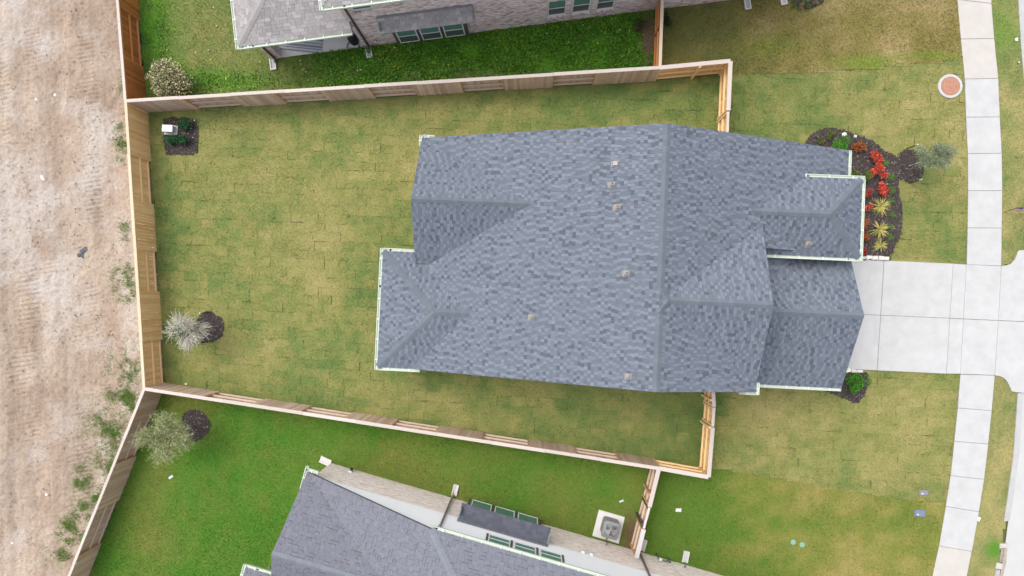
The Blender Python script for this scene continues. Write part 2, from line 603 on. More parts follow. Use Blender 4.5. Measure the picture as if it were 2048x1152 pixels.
def col_verge(x, y):
    px, py = to_px(x, y)
    n = fbm(x, y, 1.6, 51) * 0.5 + fbm(x, y, 0.5, 53) * 0.5
    d = 0.52 + (n - 0.5) * 2.2
    c = lerp(GRN, STRAW, d)
    g = np.clip(0.6 * blob(px, py, 2005, 60, 40, 50) + 1.3 * blob(px, py, 1988, 1098, 14, 18), 0, 1)
    return lerp((0, 0, 0), (0.085, 0.20, 0.02), g) + c * (1 - g[..., None])


# the mulch beds and slabs (no grass grows there)
BED_FRONT = gp([(1606, 292), (1611, 284), (1622, 268), (1640, 259), (1665, 256), (1690, 261), (1716, 271), (1742, 281), (1758, 292), (1773, 305), (1786, 309),
                (1795, 318), (1800, 345), (1797, 358), (1795, 372), (1797, 388), (1803, 412), (1804, 450), (1797, 477), (1784, 505), (1778, 521), (1715, 520), (1690, 505), (1690, 350), (1650, 330)])


def circle_px(cx, cy, rx, ry, n=40, w=0.05, seed=1):
    r = random.Random(seed)
    ph = [r.uniform(0, 6.28) for _ in range(4)]
    out = []
    for k in range(n):
        a = 2 * math.pi * k / n
        f = 1 + w * (math.sin(3 * a + ph[0]) + 0.7 * math.sin(5 * a + ph[1]) + 0.5 * math.sin(9 * a + ph[2]))
        out.append((cx + rx * f * math.cos(a), cy + ry * f * math.sin(a)))
    return gp(out)


BED_FTREE = circle_px(1816, 333, 31, 32, seed=2)
BED_BACK = circle_px(420, 654, 28, 31, seed=3)
BED_SOUTH = circle_px(391, 850, 29, 31, seed=4)
BED_BOX = gp([(329, 238), (345, 235), (370, 237), (392, 240), (396, 252), (396, 280), (397, 307), (380, 309), (356, 311), (335, 310), (331, 300), (328, 280)])
BED_SE = gp([(1642, 779), (1650, 770), (1690, 750), (1700, 744), (1734, 745), (1736, 768), (1727, 790), (1716, 805), (1706, 806), (1690, 798), (1668, 788)])
BED_NF = circle_px(1612, -14, 38, 32, seed=6)
DRIVE = gp([(1640, 510), (2003, 531), (1990, 751), (1640, 735)])
BEDS = [BED_FRONT, BED_FTREE, BED_BACK, BED_SOUTH, BED_BOX, BED_SE, BED_NF]
WALK_POLY = gp(WALK_L) + gp(WALK_R[::-1])

HA = math.radians(2.6)                  # the house's turn


def HW(u, v, z=0.0):
    return Vector((u * math.cos(HA) + v * math.sin(HA), -u * math.sin(HA) + v * math.cos(HA), z))


HOUSE_FOOT = [tuple(HW(u, v))[:2] for u, v in ((-6.1, 1.5), (-4.7, 1.5), (-4.7, 6.4), (12.4, 6.4), (12.4, 5.1), (12.7, 5.1), (12.7, -2.7), (-6.1, -2.7))]
NS_A, NS_E = pix(737, 93), None


def wall_frame(p0, p1, out):
    A, B = pix(*p0), pix(*p1)
    e = (B - A).normalized()
    n = Vector((-e.y, e.x)) * out
    return A, e, n


NA, NE, NN = wall_frame((737, 93), (1310, 19.5), -1)       # north neighbour's south wall
SA, SE_, SN = wall_frame((662, 926), (1438, 1149), 1)      # south neighbour's north wall
NORTH_FOOT = [tuple(NA + NE * a + NN * b) for a, b in ((-4.65, 0), (30, 0), (30, -12), (-4.65, -12))]
SOUTH_FOOT = [tuple(SA + SE_ * a + SN * b) for a, b in ((0, 0), (30, 0), (30, -14), (-1.6, -14), (-1.6, -4.6), (0, -4.6))]

NOGRASS = BEDS + [WALK_POLY, DRIVE, HOUSE_FOOT, NORTH_FOOT, SOUTH_FOOT]

# ------------------------------------------------------------------ ground and lawns
mb = MB()
mb.poly([(-300, -300, -0.12), (300, -300, -0.12), (300, 300, -0.12), (-300, 300, -0.12)])
tag(mb.build('ground', M['ground']), kind='structure')


def grid_lawn(name, poly, colf, z, step=0.13):
    xs = [p[0] for p in poly]
    ys = [p[1] for p in poly]
    i0, i1 = int(max(min(xs), -30) / step) - 1, int(min(max(xs), 28) / step) + 1
    j0, j1 = int(max(min(ys), -18) / step) - 1, int(min(max(ys), 19) / step) + 1
    I, J = np.meshgrid(np.arange(i0, i1), np.arange(j0, j1), indexing='ij')
    cx, cy = (I + 0.5) * step, (J + 0.5) * step
    keep = inpoly(cx, cy, poly)
    vid = -np.ones((i1 - i0 + 1, j1 - j0 + 1), int)
    a, b = np.nonzero(keep)
    for da in (0, 1):
        for db in (0, 1):
            vid[a + da, b + db] = 1
    va, vb = np.nonzero(vid == 1)
    vid[va, vb] = np.arange(len(va))
    x, y = (va + i0) * step, (vb + j0) * step
    zz = z + 0.012 * (fbm(x, y, 0.5, 61) - 0.5) * 2 + 0.03 * (fbm(x, y, 3.0, 62) - 0.5)
    V = np.stack([x, y, zz], -1)
    Fq = np.stack([vid[a, b], vid[a + 1, b], vid[a + 1, b + 1], vid[a, b + 1]], -1)
    return np_mesh(name, V, Fq, M['lawn'], colf(x, y), True, kind='structure')


def blades(name, poly, colf, dens, length, width, z, parent, exclude=(), bright=(0.7, 1.35), lie=0.75, hue=0.10, clump=None):
    xs = [p[0] for p in poly]
    ys = [p[1] for p in poly]
    x0, x1, y0, y1 = max(min(xs), -27), min(max(xs), 24), max(min(ys), -14.5), min(max(ys), 16)
    n = int((x1 - x0) * (y1 - y0) * dens)
    x, y = rng.uniform(x0, x1, n), rng.uniform(y0, y1, n)
    k = inpoly(x, y, poly)
    for e in exclude:
        k &= ~inpoly(x, y, e)
    if clump is not None:
        k &= rng.random(n) < clump(x, y)
    x, y = x[k], y[k]
    n = len(x)
    a = rng.uniform(0, 2 * math.pi, n)
    L = length * rng.uniform(0.55, 1.3, n)
    ti = rng.uniform(0.15, 1, n) ** 0.7 * lie
    dx, dy, dz = np.cos(a) * ti * L, np.sin(a) * ti * L, np.sqrt(np.clip(1 - ti * ti, 0.02, 1)) * L
    w = width * rng.uniform(0.6, 1.3, n) / 2
    base = np.stack([x, y, np.full(n, z)], -1)
    sd = np.stack([-np.sin(a) * w, np.cos(a) * w, np.zeros(n)], -1)
    V = np.empty((n, 3, 3))
    V[:, 0] = base - sd
    V[:, 1] = base + sd
    V[:, 2] = base + np.stack([dx, dy, dz], -1)
    c = colf(x, y) * rng.uniform(bright[0], bright[1], n)[:, None]
    c = c * (1 + rng.normal(0, hue, (n, 3)))
    c = np.repeat(np.clip(c, 0.004, 0.7), 3, 0)
    return np_mesh(name, V.reshape(-1, 3), np.arange(3 * n).reshape(n, 3), M['grass'], c, parent=parent, kind='stuff')


lawn_nb = grid_lawn('lawn', LAWNS['north_back'], col_north_back, 0.035)
lawn_nf = grid_lawn('lawn', LAWNS['north_front'], col_north_front, 0.035)
lawn_sb = grid_lawn('lawn', LAWNS['south_back'], col_south_back, 0.035)
lawn_sf = grid_lawn('lawn', LAWNS['south_front'], col_south_front, 0.035)
lawn_vg = grid_lawn('verge', LAWNS['verge'], col_verge, 0.02)

# the house's own lawn: rolls of sod laid in a brick pattern over dark soil
lm = MB()
lm.poly([(p[0], p[1], -0.03) for p in LAWNS['main']])
lawn_main = tag(lm.build('lawn', M['soil']), kind='structure')


def sod():
    tw, th = 0.66, 0.43
    ca, sa = math.cos(-HA), math.sin(-HA)
    V, Fq, C = [], [], []
    base = 0
    pts = []
    for j in range(-34, 36):
        off = random.uniform(0, tw)
        for i in range(-34, 38):
            pts.append((i * tw + off, j * th))
    pts = np.array(pts)
    wx, wy = pts[:, 0] * ca - pts[:, 1] * sa, pts[:, 0] * sa + pts[:, 1] * ca
    ok = np.zeros(len(wx), bool)
    for du in (-0.5, 0, 0.5):
        for dv in (-0.5, 0, 0.5):
            ok |= inpoly(wx + du * tw * 1.1, wy + dv * th * 1.1, LAWNS['main'])
    ok &= ~inpoly(wx, wy, HOUSE_FOOT)
    px, py = to_px(wx, wy)
    nx, ny = 5, 4
    for (u, v) in pts[ok]:
        g1, g2 = [max(-0.012, random.gauss(-0.0064, 0.0043)) for _ in range(2)]
        tone = random.gauss(0, 0.06)
        zt = 0.012 + random.uniform(-0.005, 0.006)
        us = np.linspace(-tw / 2 + g1, tw / 2 - g1, nx)
        vs = np.linspace(-th / 2 + g2, th / 2 - g2, ny)
        U, W = np.meshgrid(us, vs, indexing='ij')
        U = U + u + rng.normal(0, 0.008, U.shape) + random.gauss(0, 0.012)
        W = W + v + rng.normal(0, 0.008, U.shape) + random.gauss(0, 0.012) + (U - u) * random.gauss(0, 0.02)
        Z = np.full(U.shape, zt)
        for sl_ in ((0, slice(None)), (-1, slice(None)), (slice(None), 0), (slice(None), -1)):
            if random.random() < 0.42:                     # an edge that has not grown together yet
                Z[sl_] -= random.uniform(0.002, 0.009)
        X, Y = U * ca - W * sa, U * sa + W * ca
        V.append(np.stack([X, Y, Z], -1).reshape(-1, 3))
        C.append(np.full(nx * ny, tone))
        ids = base + np.arange(nx * ny).reshape(nx, ny)
        Fq.append(np.stack([ids[:-1, :-1], ids[1:, :-1], ids[1:, 1:], ids[:-1, 1:]], -1).reshape(-1, 4))
        base += nx * ny
    V, Fq, C = np.concatenate(V), np.concatenate(Fq), np.concatenate(C)
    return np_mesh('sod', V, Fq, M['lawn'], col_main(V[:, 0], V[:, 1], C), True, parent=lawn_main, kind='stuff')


sod()
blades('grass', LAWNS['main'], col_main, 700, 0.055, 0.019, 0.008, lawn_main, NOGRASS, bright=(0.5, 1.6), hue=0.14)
blades('grass', LAWNS['north_front'], col_north_front, 700, 0.07, 0.022, 0.035, lawn_nf, NOGRASS, bright=(0.4, 1.75), hue=0.16)
blades('grass', LAWNS['south_back'], col_south_back, 750, 0.06, 0.017, 0.035, lawn_sb, NOGRASS, bright=(0.5, 1.45))
blades('grass', LAWNS['south_front'], col_south_front, 700, 0.055, 0.018, 0.035, lawn_sf, NOGRASS, bright=(0.5, 1.55), hue=0.13)
blades('grass', LAWNS['verge'], col_verge, 800, 0.055, 0.013, 0.02, lawn_vg, [WALK_POLY, DRIVE], bright=(0.7, 1.35))
blades('grass', LAWNS['north_back'], col_north_back, 700, 0.075, 0.018, 0.035, lawn_nb, NOGRASS, bright=(0.5, 1.45), hue=0.12)


def leaf_cloud(P, size, aspect, colors, up=0.4, bright=(0.65, 1.35), bend=0.25):
    """two-triangle leaves at points P (n,3): returns V, F, colour"""
    n = len(P)
    a = rng.uniform(0, 2 * math.pi, n)
    z = rng.uniform(-1, 1, n) * (1 - up) + up * 0.5
    r = np.sqrt(np.clip(1 - z * z, 0, 1))
    d = np.stack([np.cos(a) * r, np.sin(a) * r, z], -1)
    h = rng.normal(size=(n, 3)) * 0.5 + np.array([0, 0, 0.9])
    s = np.cross(d, h)
    s /= np.linalg.norm(s, axis=1)[:, None] + 1e-9
    nrm = np.cross(s, d)
    L = (size * rng.uniform(0.6, 1.35, n))[:, None]
    V = np.empty((n, 4, 3))
    V[:, 0] = P
    V[:, 1] = P + d * L * 0.5 + s * L * aspect * 0.5 + nrm * L * bend * 0.3
    V[:, 2] = P + d * L - nrm * L * bend * 0.4
    V[:, 3] = P + d * L * 0.5 - s * L * aspect * 0.5 + nrm * L * bend * 0.3
    C = np.asarray(colors)[rng.integers(0, len(colors), n)] * rng.uniform(bright[0], bright[1], n)[:, None]
    return V.reshape(-1, 3), np.arange(4 * n).reshape(n, 4), np.repeat(np.clip(C, 0.003, 0.85), 4, 0)


# clover and weeds in the north neighbour's side yard
def weeds():
    n = 90000
    x, y = rng.uniform(-18, 7, n), rng.uniform(9, 15, n)
    k = inpoly(x, y, LAWNS['north_back']) & ~inpoly(x, y, NORTH_FOOT)
    px, py = to_px(x, y)
    den = np.clip((px - 600) / 150, 0, 1) * np.clip((fbm(x, y, 0.8, 71) - 0.28) * 4, 0.15, 1) + 0.8 * blob(px, py, 300, 70, 25, 110) + 0.25 * blob(px, py, 430, 165, 130, 18)
    den *= 1 - np.clip(1.2 * blob(px, py, 1297, 70, 17, 60), 0, 1)
    k &= rng.random(n) < den
    x, y = x[k], y[k]
    P = np.stack([x, y, 0.05 + rng.uniform(0, 0.10, len(x)) * (0.4 + fbm(x, y, 0.6, 73))], -1)
    V, Fq, C = leaf_cloud(P, 0.095, 0.8, [(0.075, 0.22, 0.014), (0.10, 0.27, 0.018), (0.06, 0.18, 0.014), (0.14, 0.25, 0.024)], up=0.25, bright=(0.6, 1.35))
    pt = np.repeat(fbm(P[:, 0], P[:, 1], 0.9, 75), 4)[:, None]
    C = C * (0.72 + 0.6 * pt) * (1 + np.clip(pt - 0.55, 0, 1) * np.array([1.6, 0.0, 0.5]))
    np_mesh('weeds', V, Fq, M['leaf'], C, parent=lawn_nb, kind='stuff')
    # yellow and white flower heads
    m = MB()
    for (fx, fy) in [(600, 121), (602, 128), (605, 139), (612, 144), (608, 138), (715, 141), (722, 140), (760, 166), (772, 102), (789, 95), (1093, 67), (1166, 50), (1224, 38), (1196, 87), (1239, 60), (452, 158), (427, 15), (433, 52), (660, 170), (520, 124), (333, 118), (421, 120), (391, 105), (334, 100), (417, 100), (452, 156), (1259, 61), (1137, 84)]:
        c = P3(fx, fy, 0.13)
        m.lathe(c, [(0.012, -0.02), (0.028, 0), (0.022, 0.014), (0.008, 0.02)], 7, (0.72, 0.66, 0.12) if random.random() < 0.5 else (0.75, 0.75, 0.6))
    tag(m.build('flower_heads', M['print'], lawn_nb), kind='stuff')


weeds()

# ------------------------------------------------------------------ bare earth behind the back fence
def dirt():
    step = 0.05
    xs = np.arange(-33, -16.5, step)
    ys = np.arange(-18.5, 20, step)
    X, Y = np.meshgrid(xs, ys, indexing='ij')
    px, py = to_px(X, Y)
    # fence line x at this y
    fx = np.interp(Y, [fBLend.y, cBL.y, cTL.y, fTLend.y], [fBLend.x, cBL.x, cTL.x, fTLend.x])
    n = fbm(X, Y, 2.5, 81)
    z = 0.06 + 0.14 * (n - 0.5) + 0.09 * (fbm(X, Y, 0.5, 83) - 0.5) + 0.10 * (fbm(X, Y, 0.2, 85, 3) - 0.5)
    # long ruts running with the lot line
    wob = px + 14 * (fbm(X, Y, 4.0, 86) - 0.5) - 0.035 * (py - 576)
    rut = 0
    for c, w, d in ((18, 9, 0.06), (78, 14, 0.05), (128, 10, 0.04), (175, 16, 0.05), (210, 7, 0.035)):
        rut = rut + d * np.exp(-((wob - c) / w) ** 2)
    z = z - rut * (0.5 + fbm(X, Y, 1.2, 87))
    # grouser prints of a tracked machine: short cross bars along some of the lanes
    bars = 0
    for c, w, y0, y1, s in ((192, 20, 60, 240, 8.5), (196, 19, 270, 470, 9.0), (60, 22, 500, 760, 9.5), (105, 14, 500, 640, 8.5), (182, 15, 540, 700, 8.2), (40, 30, 680, 900, 9), (150, 20, 800, 1040, 9), (20, 16, 60, 300, 9), (85, 18, 40, 150, 8)):
        m = np.exp(-((wob - c) / w) ** 4) * np.clip((py - y0) / 30, 0, 1) * np.clip((y1 - py) / 30, 0, 1) * np.clip((fbm(X, Y, 0.9, 88) - 0.3) * 4, 0, 1)
        bars = bars + m * (np.abs(((py + 0.18 * px + 3 * fbm(X, Y, 0.8, 89)) / s) % 1 - 0.5) < 0.2)
    z = z - 0.05 * bars
    near = np.clip((fx - X) / 0.9, 0, 1)
    z = z * near + (1 - near) * 0.03 + 0.01
    # colours: pale tan, pinkish, greyer and whiter patches
    t = fbm(X, Y, 1.6, 91)
    c = lerp((0.315, 0.238, 0.178), (0.395, 0.320, 0.252), (t - 0.3) * 2.2)
    lane = fbm(wob / 26.0, Y * 0.16, 1.0, 107, 3)               # machine lanes: packed paler strips and loose darker ones
    fine = fbm(wob / 5.0, Y * 0.35, 1.0, 109, 2)
    c = c * 0.90 * (1 + 0.42 * (lane - 0.5) + 0.22 * (fine - 0.5))[..., None]
    t2 = np.clip((fbm(X, Y, 0.35, 93) - 0.5) * 3, 0, 1)
    c = c * (1 - 0.10 * t2[..., None])
    grey = np.clip((fbm(X, Y, 2.2, 95) - 0.56) * 5, 0, 1) * 0.75 + 0.8 * blob(px, py, 90, 90, 25, 35) + 0.5 * blob(px, py, 60, 335, 45, 35)
    c = lerp((0, 0, 0), (0.40, 0.36, 0.325), np.clip(grey, 0, 1)) + c * (1 - np.clip(grey, 0, 1)[..., None])
    sand = np.clip((px - (232 + 0.06 * (py - 576) - np.clip(py - 777, 0, 400) * 0.36)) / 18, 0, 1) * np.clip((py - 380) / 100, 0, 1) * np.clip((fbm(X, Y, 0.8, 97) - 0.25) * 3, 0, 1)
    c = lerp((0, 0, 0), (0.42, 0.36, 0.31), np.clip(sand, 0, 1) * 0.8) + c * (1 - 0.8 * np.clip(sand, 0, 1)[..., None])
    ok = (X < fx + 0.02)
    a, b = np.nonzero(ok[:-1, :-1] & ok[1:, 1:])
    ids = np.arange(X.size).reshape(X.shape)
    Fq = np.stack([ids[a, b], ids[a + 1, b], ids[a + 1, b + 1], ids[a, b + 1]], -1)
    used = np.unique(Fq)
    remap = np.zeros(X.size, int)
    remap[used] = np.arange(len(used))
    V = np.stack([X, Y, z], -1).reshape(-1, 3)[used]
    o = np_mesh('bare_earth', V, remap[Fq], M['dirt'], c.reshape(-1, 3)[used], True, kind='structure')
    # clods and pebbles
    n = 20000
    x, y = rng.uniform(-27, -17, n), rng.uniform(-14, 15.5, n)
    k = x < np.interp(y, [fBLend.y, cBL.y, cTL.y, fTLend.y], [fBLend.x, cBL.x, cTL.x, fTLend.x]) - 0.12
    k &= rng.random(n) < np.clip((fbm(x, y, 0.9, 99) - 0.30) * 3.2, 0.05, 1)
    x, y = x[k], y[k]
    n = len(x)
    s = 0.009 + 0.036 * rng.random(n) ** 4
    u = np.array([(1, 0, 0), (-1, 0, 0), (0, 1, 0), (0, -1, 0), (0, 0, 1), (0, 0, -0.6)], float)
    fc = np.array([(0, 2, 4), (2, 1, 4), (1, 3, 4), (3, 0, 4), (2, 0, 5), (1, 2, 5), (3, 1, 5), (0, 3, 5)])
    V = u[None] * np.array([1, 1, 0.6]) * s[:, None, None] * rng.uniform(0.6, 1.3, (n, 6, 1))
    an = rng.uniform(0, 6.28, n)
    R2 = np.stack([np.stack([np.cos(an), -np.sin(an)], -1), np.stack([np.sin(an), np.cos(an)], -1)], -2)
    V[:, :, :2] = np.einsum('nij,nkj->nki', R2, V[:, :, :2])
    V += np.stack([x, y, 0.07 + s * 0.2 + 0.14 * (fbm(x, y, 2.5, 81) - 0.5)], -1)[:, None]
    tone = np.where(rng.random(n) < 0.35, 1.35, 0.9) * rng.uniform(0.8, 1.15, n)
    C = np.array([0.33, 0.25, 0.20])[None] * tone[:, None] * (1 + rng.normal(0, 0.05, (n, 3)))
    np_mesh('clods', V.reshape(-1, 3), (fc[None] + 6 * np.arange(n)[:, None, None]).reshape(-1, 3), M['clod'], np.repeat(np.clip(C, 0, 0.7), 6, 0), parent=o, kind='stuff')

    # weeds along the fence foot
    def cl(x, y):
        px, py = to_px(x, y)
        d = 1.2 * blob(px, py, 242, 298, 13, 22) + 0.9 * blob(px, py, 241, 265, 6, 12) + 0.9 * blob(px, py, 252, 555, 20, 30) + 0.7 * blob(px, py, 263, 592, 7, 14) + 0.4 * blob(px, py, 241, 165, 6, 22)
        d += 0.5 * blob(px, py, 250, 460, 10, 18) + 0.55 * blob(px, py, 258, 740, 22, 40) + 0.35 * blob(px, py, 230, 715, 18, 25)
        for q in ((245, 790, 30, 14), (200, 855, 22, 26), (235, 865, 18, 30), (215, 930, 24, 24), (165, 960, 13, 24), (195, 990, 16, 26), (170, 1020, 22, 16), (140, 1060, 24, 22), (175, 1085, 14, 20), (120, 1110, 26, 16), (262, 810, 14, 20)):
            d += 0.8 * blob(px, py, *q)
        return np.clip(d * (0.1 + 2.6 * np.clip(fbm(x, y, 0.35, 101) - 0.36, 0, 1)), 0, 1)
    poly = [(-27, -15), (fBLend.x - 0.1, -15), (cBL.x - 0.12, cBL.y), (cTL.x - 0.12, cTL.y), (fTLend.x - 0.1, 15), (-27, 15)]
    pts = 1

    def cw(x, y):
        return lerp((0.115, 0.25, 0.032), (0.215, 0.32, 0.075), fbm(x, y, 0.3, 103))
    blades('weeds', poly, cw, 3400, 0.11, 0.026, 0.075, o, bright=(0.6, 1.35), clump=cl)
    return o


dirt_o = dirt()

# ------------------------------------------------------------------ concrete
ZC = 0.065                              # slab tops


def slab(name, poly, parent, m='concrete', z=ZC, gap=0.012, t=0.12):
    c = sum((Vector(p[:2]) for p in poly), Vector((0, 0))) / len(poly)
    pl = []
    for p in poly:
        p = Vector(p[:2])
        pl.append(p + (c - p).normalized() * gap)
    b = MB()
    b.prism(pl, z - t, z)
    return b.build(name, M[m], parent, bevel=0.008)


def base_sheet(name, poly, z, m):
    b = MB()
    b.poly([(p[0], p[1], z) for p in poly])
    return tag(b.build(name, M[m]), kind='structure')


walk = base_sheet('sidewalk', WALK_POLY, ZC - 0.03, 'joint')
WJ = [0, 1, 2, 3, 4, 5, 6, 7, 8]
for i in range(len(WALK_L) - 1):
    if i == 8:
        continue                        # the drive crosses here
    q = gp([WALK_L[i], WALK_R[i], WALK_R[i + 1], WALK_L[i + 1]])
    o = slab('paving_slab', q, walk, 'concrete_tan' if i in (0, 1, 2, 14) else 'concrete', z=ZC + random.uniform(-0.002, 0.003))
    if i == 14:
        tag(o, 'tan newer sidewalk slab')

drive = base_sheet('driveway', gp([(1640, 505), (1702, 517.5), (2002, 532), (1988.5, 750), (1640, 737)]), ZC - 0.035, 'joint')
TOP = lambda x: 518 + (x - 1702) * 0.0455
BOT = lambda x: 738 + (x - 1695) * 0.048
cols = [((1640, TOP(1640)), (1640, 625), (1640, BOT(1640))),
        ((1766.7, TOP(1766.7)), (1760, 630.5), (1753, BOT(1753))),
        ((1905, TOP(1905)), (1898, 636.5), (1891.6, BOT(1891.6))),
        ((1931.5, 529), (1925, 637.8), (1919, 747.8)),
        ((2001, 532), (1995, 641), (1988, 750.3))]
for i in range(4):
    for j in range(2):
        slab('driveway_slab', gp([cols[i][j], cols[i + 1][j], cols[i + 1][j + 1], cols[i][j + 1]]), drive, 'concrete')
# the apron flares out to the street
ap_top = [(2001, 532), (2012, 530.5), (2020.6, 527), (2027, 520), (2031, 512.5), (2034, 504), (2035.5, 500.7), (2054, 499.5), (2052, 643.5), (1995, 641)]
ap_bot = [(1995, 641), (2052, 643.5), (2049, 786), (2031, 784.5), (2022, 782.6), (2016, 769), (2011, 761), (2006, 756), (1997, 752), (1988, 750.3)]
slab('apron_slab', gp(ap_top), drive, 'concrete', gap=0.008)
slab('apron_slab', gp(ap_bot), drive, 'concrete', gap=0.008)

CURB_N = [(2027, -90), (2035, 0), (2041, 100), (2048, 175), (2055, 300), (2056, 420), (2054.5, 498)]
CURB_S = [(2048.5, 787), (2034, 786), (2033, 800), (2025, 910), (2013, 998), (2006, 1042), (1998, 1087), (1990, 1140), (1975, 1240)]
road_poly = gp([(2040, -90), (2048, 0), (2054, 100), (2061, 175), (2068, 300), (2068, 500), (2056, 640), (2047, 800), (2039, 910), (2026, 998), (2018, 1042), (2012, 1090), (2004, 1140), (1990, 1240), (2500, 1240), (2500, -90)])
base_sheet('road', road_poly, -0.05, 'road')
curb = empty('curb', (*pix(2030, 900), 0), 'pale concrete kerb along the street edge of the grass verge', 'kerb')


def kerb_run(pts, w=14):
    for i in range(len(pts) - 1):
        a, b = pts[i], pts[i + 1]
        q = gp([a, (a[0] + w, a[1]), (b[0] + w, b[1]), b])
        m = MB()
        zt, zb = 0.07, -0.15
        qv = [Vector(p) for p in q]
        # sloped roll-over kerb: high at the grass, low at the road
        m.hull8([(*qv[3], zb), (*qv[2], zb), (*qv[1], zb), (*qv[0], zb)],
                [(*qv[3], zt), (*qv[2], zt - 0.10), (*qv[1], zt - 0.10), (*qv[0], zt)])
        m.build('kerb_stone', M['concrete'], curb)


kerb_run(CURB_N)
kerb_run(CURB_S[1:6])
kerb_run(CURB_S[7:], 12)

# ------------------------------------------------------------------ roofs
PAL_MAIN = [[((0.152, 0.174, 0.211), 0.62), ((0.166, 0.188, 0.226), 0.22), ((0.138, 0.158, 0.192), 0.16)],
            [((0.118, 0.136, 0.167), 0.50), ((0.127, 0.146, 0.178), 0.22), ((0.088, 0.101, 0.126), 0.235), ((0.118, 0.118, 0.138), 0.045)]]   # raised tabs, and the courses between them
PAL_GREY = [((0.30, 0.285, 0.28), 0.36), ((0.265, 0.25, 0.247), 0.34), ((0.345, 0.325, 0.318), 0.12), ((0.295, 0.262, 0.262), 0.12), ((0.235, 0.225, 0.225), 0.06)]
PAL_PURPLE = [((0.163, 0.167, 0.196), 0.5), ((0.155, 0.159, 0.187), 0.35), ((0.170, 0.174, 0.203), 0.15)]


def pick(pal, k=0):
    if isinstance(pal[0], list):
        pal = pal[k % 2]
    r = random.random()
    for c, w in pal:
        r -= w
        if r <= 0:
            return c
    return pal[0][0]


def shingle_slope(poly, pal, parent, expo=0.140, wmin=0.115, wmax=0.165, thick=0.011, hidden=None, dash=False, deck=True, deck_t=0.14, name='shingles', gapw=0.0045, along=None):
    """poly: 3D convex polygon of one roof plane, its first edge the eave. Courses of tabs laid up the slope."""
    poly = [Vector(p) for p in poly]
    o = poly[0]
    n = None
    a = (poly[1] - poly[0]).normalized()
    if along is not None:
        a = Vector((along[0], along[1], 0)).normalized()
    for k in range(2, len(poly)):
        n = a.cross(poly[k] - poly[0])
        if n.length > 1e-3:
            break
    n.normalize()
    if n.z < 0:
        n = -n
    b = n.cross(a)
    if b.z < 0:
        a = -a
        b = n.cross(a)
    st = [((p - o).dot(a), (p - o).dot(b)) for p in poly]
    tmax = max(t for _, t in st)

    def span(t):
        xs = []
        for i in range(len(st)):
            (s0, t0), (s1, t1) = st[i], st[(i + 1) % len(st)]
            if (t0 - t) * (t1 - t) <= 0 and t0 != t1:
                xs.append(s0 + (s1 - s0) * (t - t0) / (t1 - t0))
        return (min(xs), max(xs)) if len(xs) > 1 else None
    m = MB()
    tk = 0
    t = -0.02
    while t < tmax:
        sp = span(min(max(t + expo * 0.5, 0.001), tmax - 0.001))
        if sp:
            s = sp[0] - random.uniform(0, wmax)
            while s < sp[1]:
                w = random.uniform(wmin, wmax)
                s0, s1 = max(s + gapw, sp[0]), min(s + w - gapw, sp[1])
                s += w
                if s1 - s0 < 0.015:
                    continue
                if hidden:
                    c = o + a * ((s0 + s1) / 2) + b * (t + expo / 2)
                    if hidden(c):
                        continue
                th = thick * random.choice((0.5, 0.8, 1.0, 1.5))
                tk += 1 if random.random() < 0.88 else 2
                col = pick(pal, tk)
                k = random.uniform(0.95, 1.05)
                col = (col[0] * k, col[1] * k, col[2] * k)
                t1 = min(t + expo * 1.04, tmax)
                p = [o + a * s0 + b * t, o + a * s1 + b * t, o + a * s1 + b * t1, o + a * s0 + b * t1]
                lo, hi = n * (th + 0.002), n * 0.004
                i = len(m.v)
                m.v += [tuple(p[0] - n * 0.004), tuple(p[1] - n * 0.004), tuple(p[0] + lo), tuple(p[1] + lo), tuple(p[2] + hi), tuple(p[3] + hi), tuple(p[2] - n * 0.004), tuple(p[3] - n * 0.004)]
                dk = col
                if dash and random.random() < 0.3:          # shadow line painted as a darker strip along the butt of the tab
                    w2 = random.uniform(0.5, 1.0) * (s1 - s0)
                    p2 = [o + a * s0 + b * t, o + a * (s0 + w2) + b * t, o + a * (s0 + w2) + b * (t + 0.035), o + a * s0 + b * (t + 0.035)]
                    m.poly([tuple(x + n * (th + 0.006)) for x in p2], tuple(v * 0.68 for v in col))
                for q, cc in (((2, 3, 4, 5), col), ((0, 1, 3, 2), dk), ((0, 2, 5, 7), dk), ((1, 6, 4, 3), dk)):
                    m.f.append(tuple(i + x for x in q))
                    m.c.append(cc)
        t += expo
    tag(m.build(name, M['shingle'], parent), kind='stuff')
    if deck:
        d = MB()
        lo = [p - Vector((0, 0, deck_t)) for p in poly]
        hi = [p - n * 0.006 for p in poly]
        # orientation for outward faces
        up = (poly[1] - poly[0]).cross(poly[2] - poly[0]).z > 0
        d.poly(hi if up else hi[::-1])
        d.poly(lo[::-1] if up else lo)
        for i in range(len(poly)):
            j = (i + 1) % len(poly)
            q = [lo[i], lo[j], hi[j], hi[i]]
            d.poly(q if up else q[::-1])
        d.build('roof_deck', M['deck'], parent)


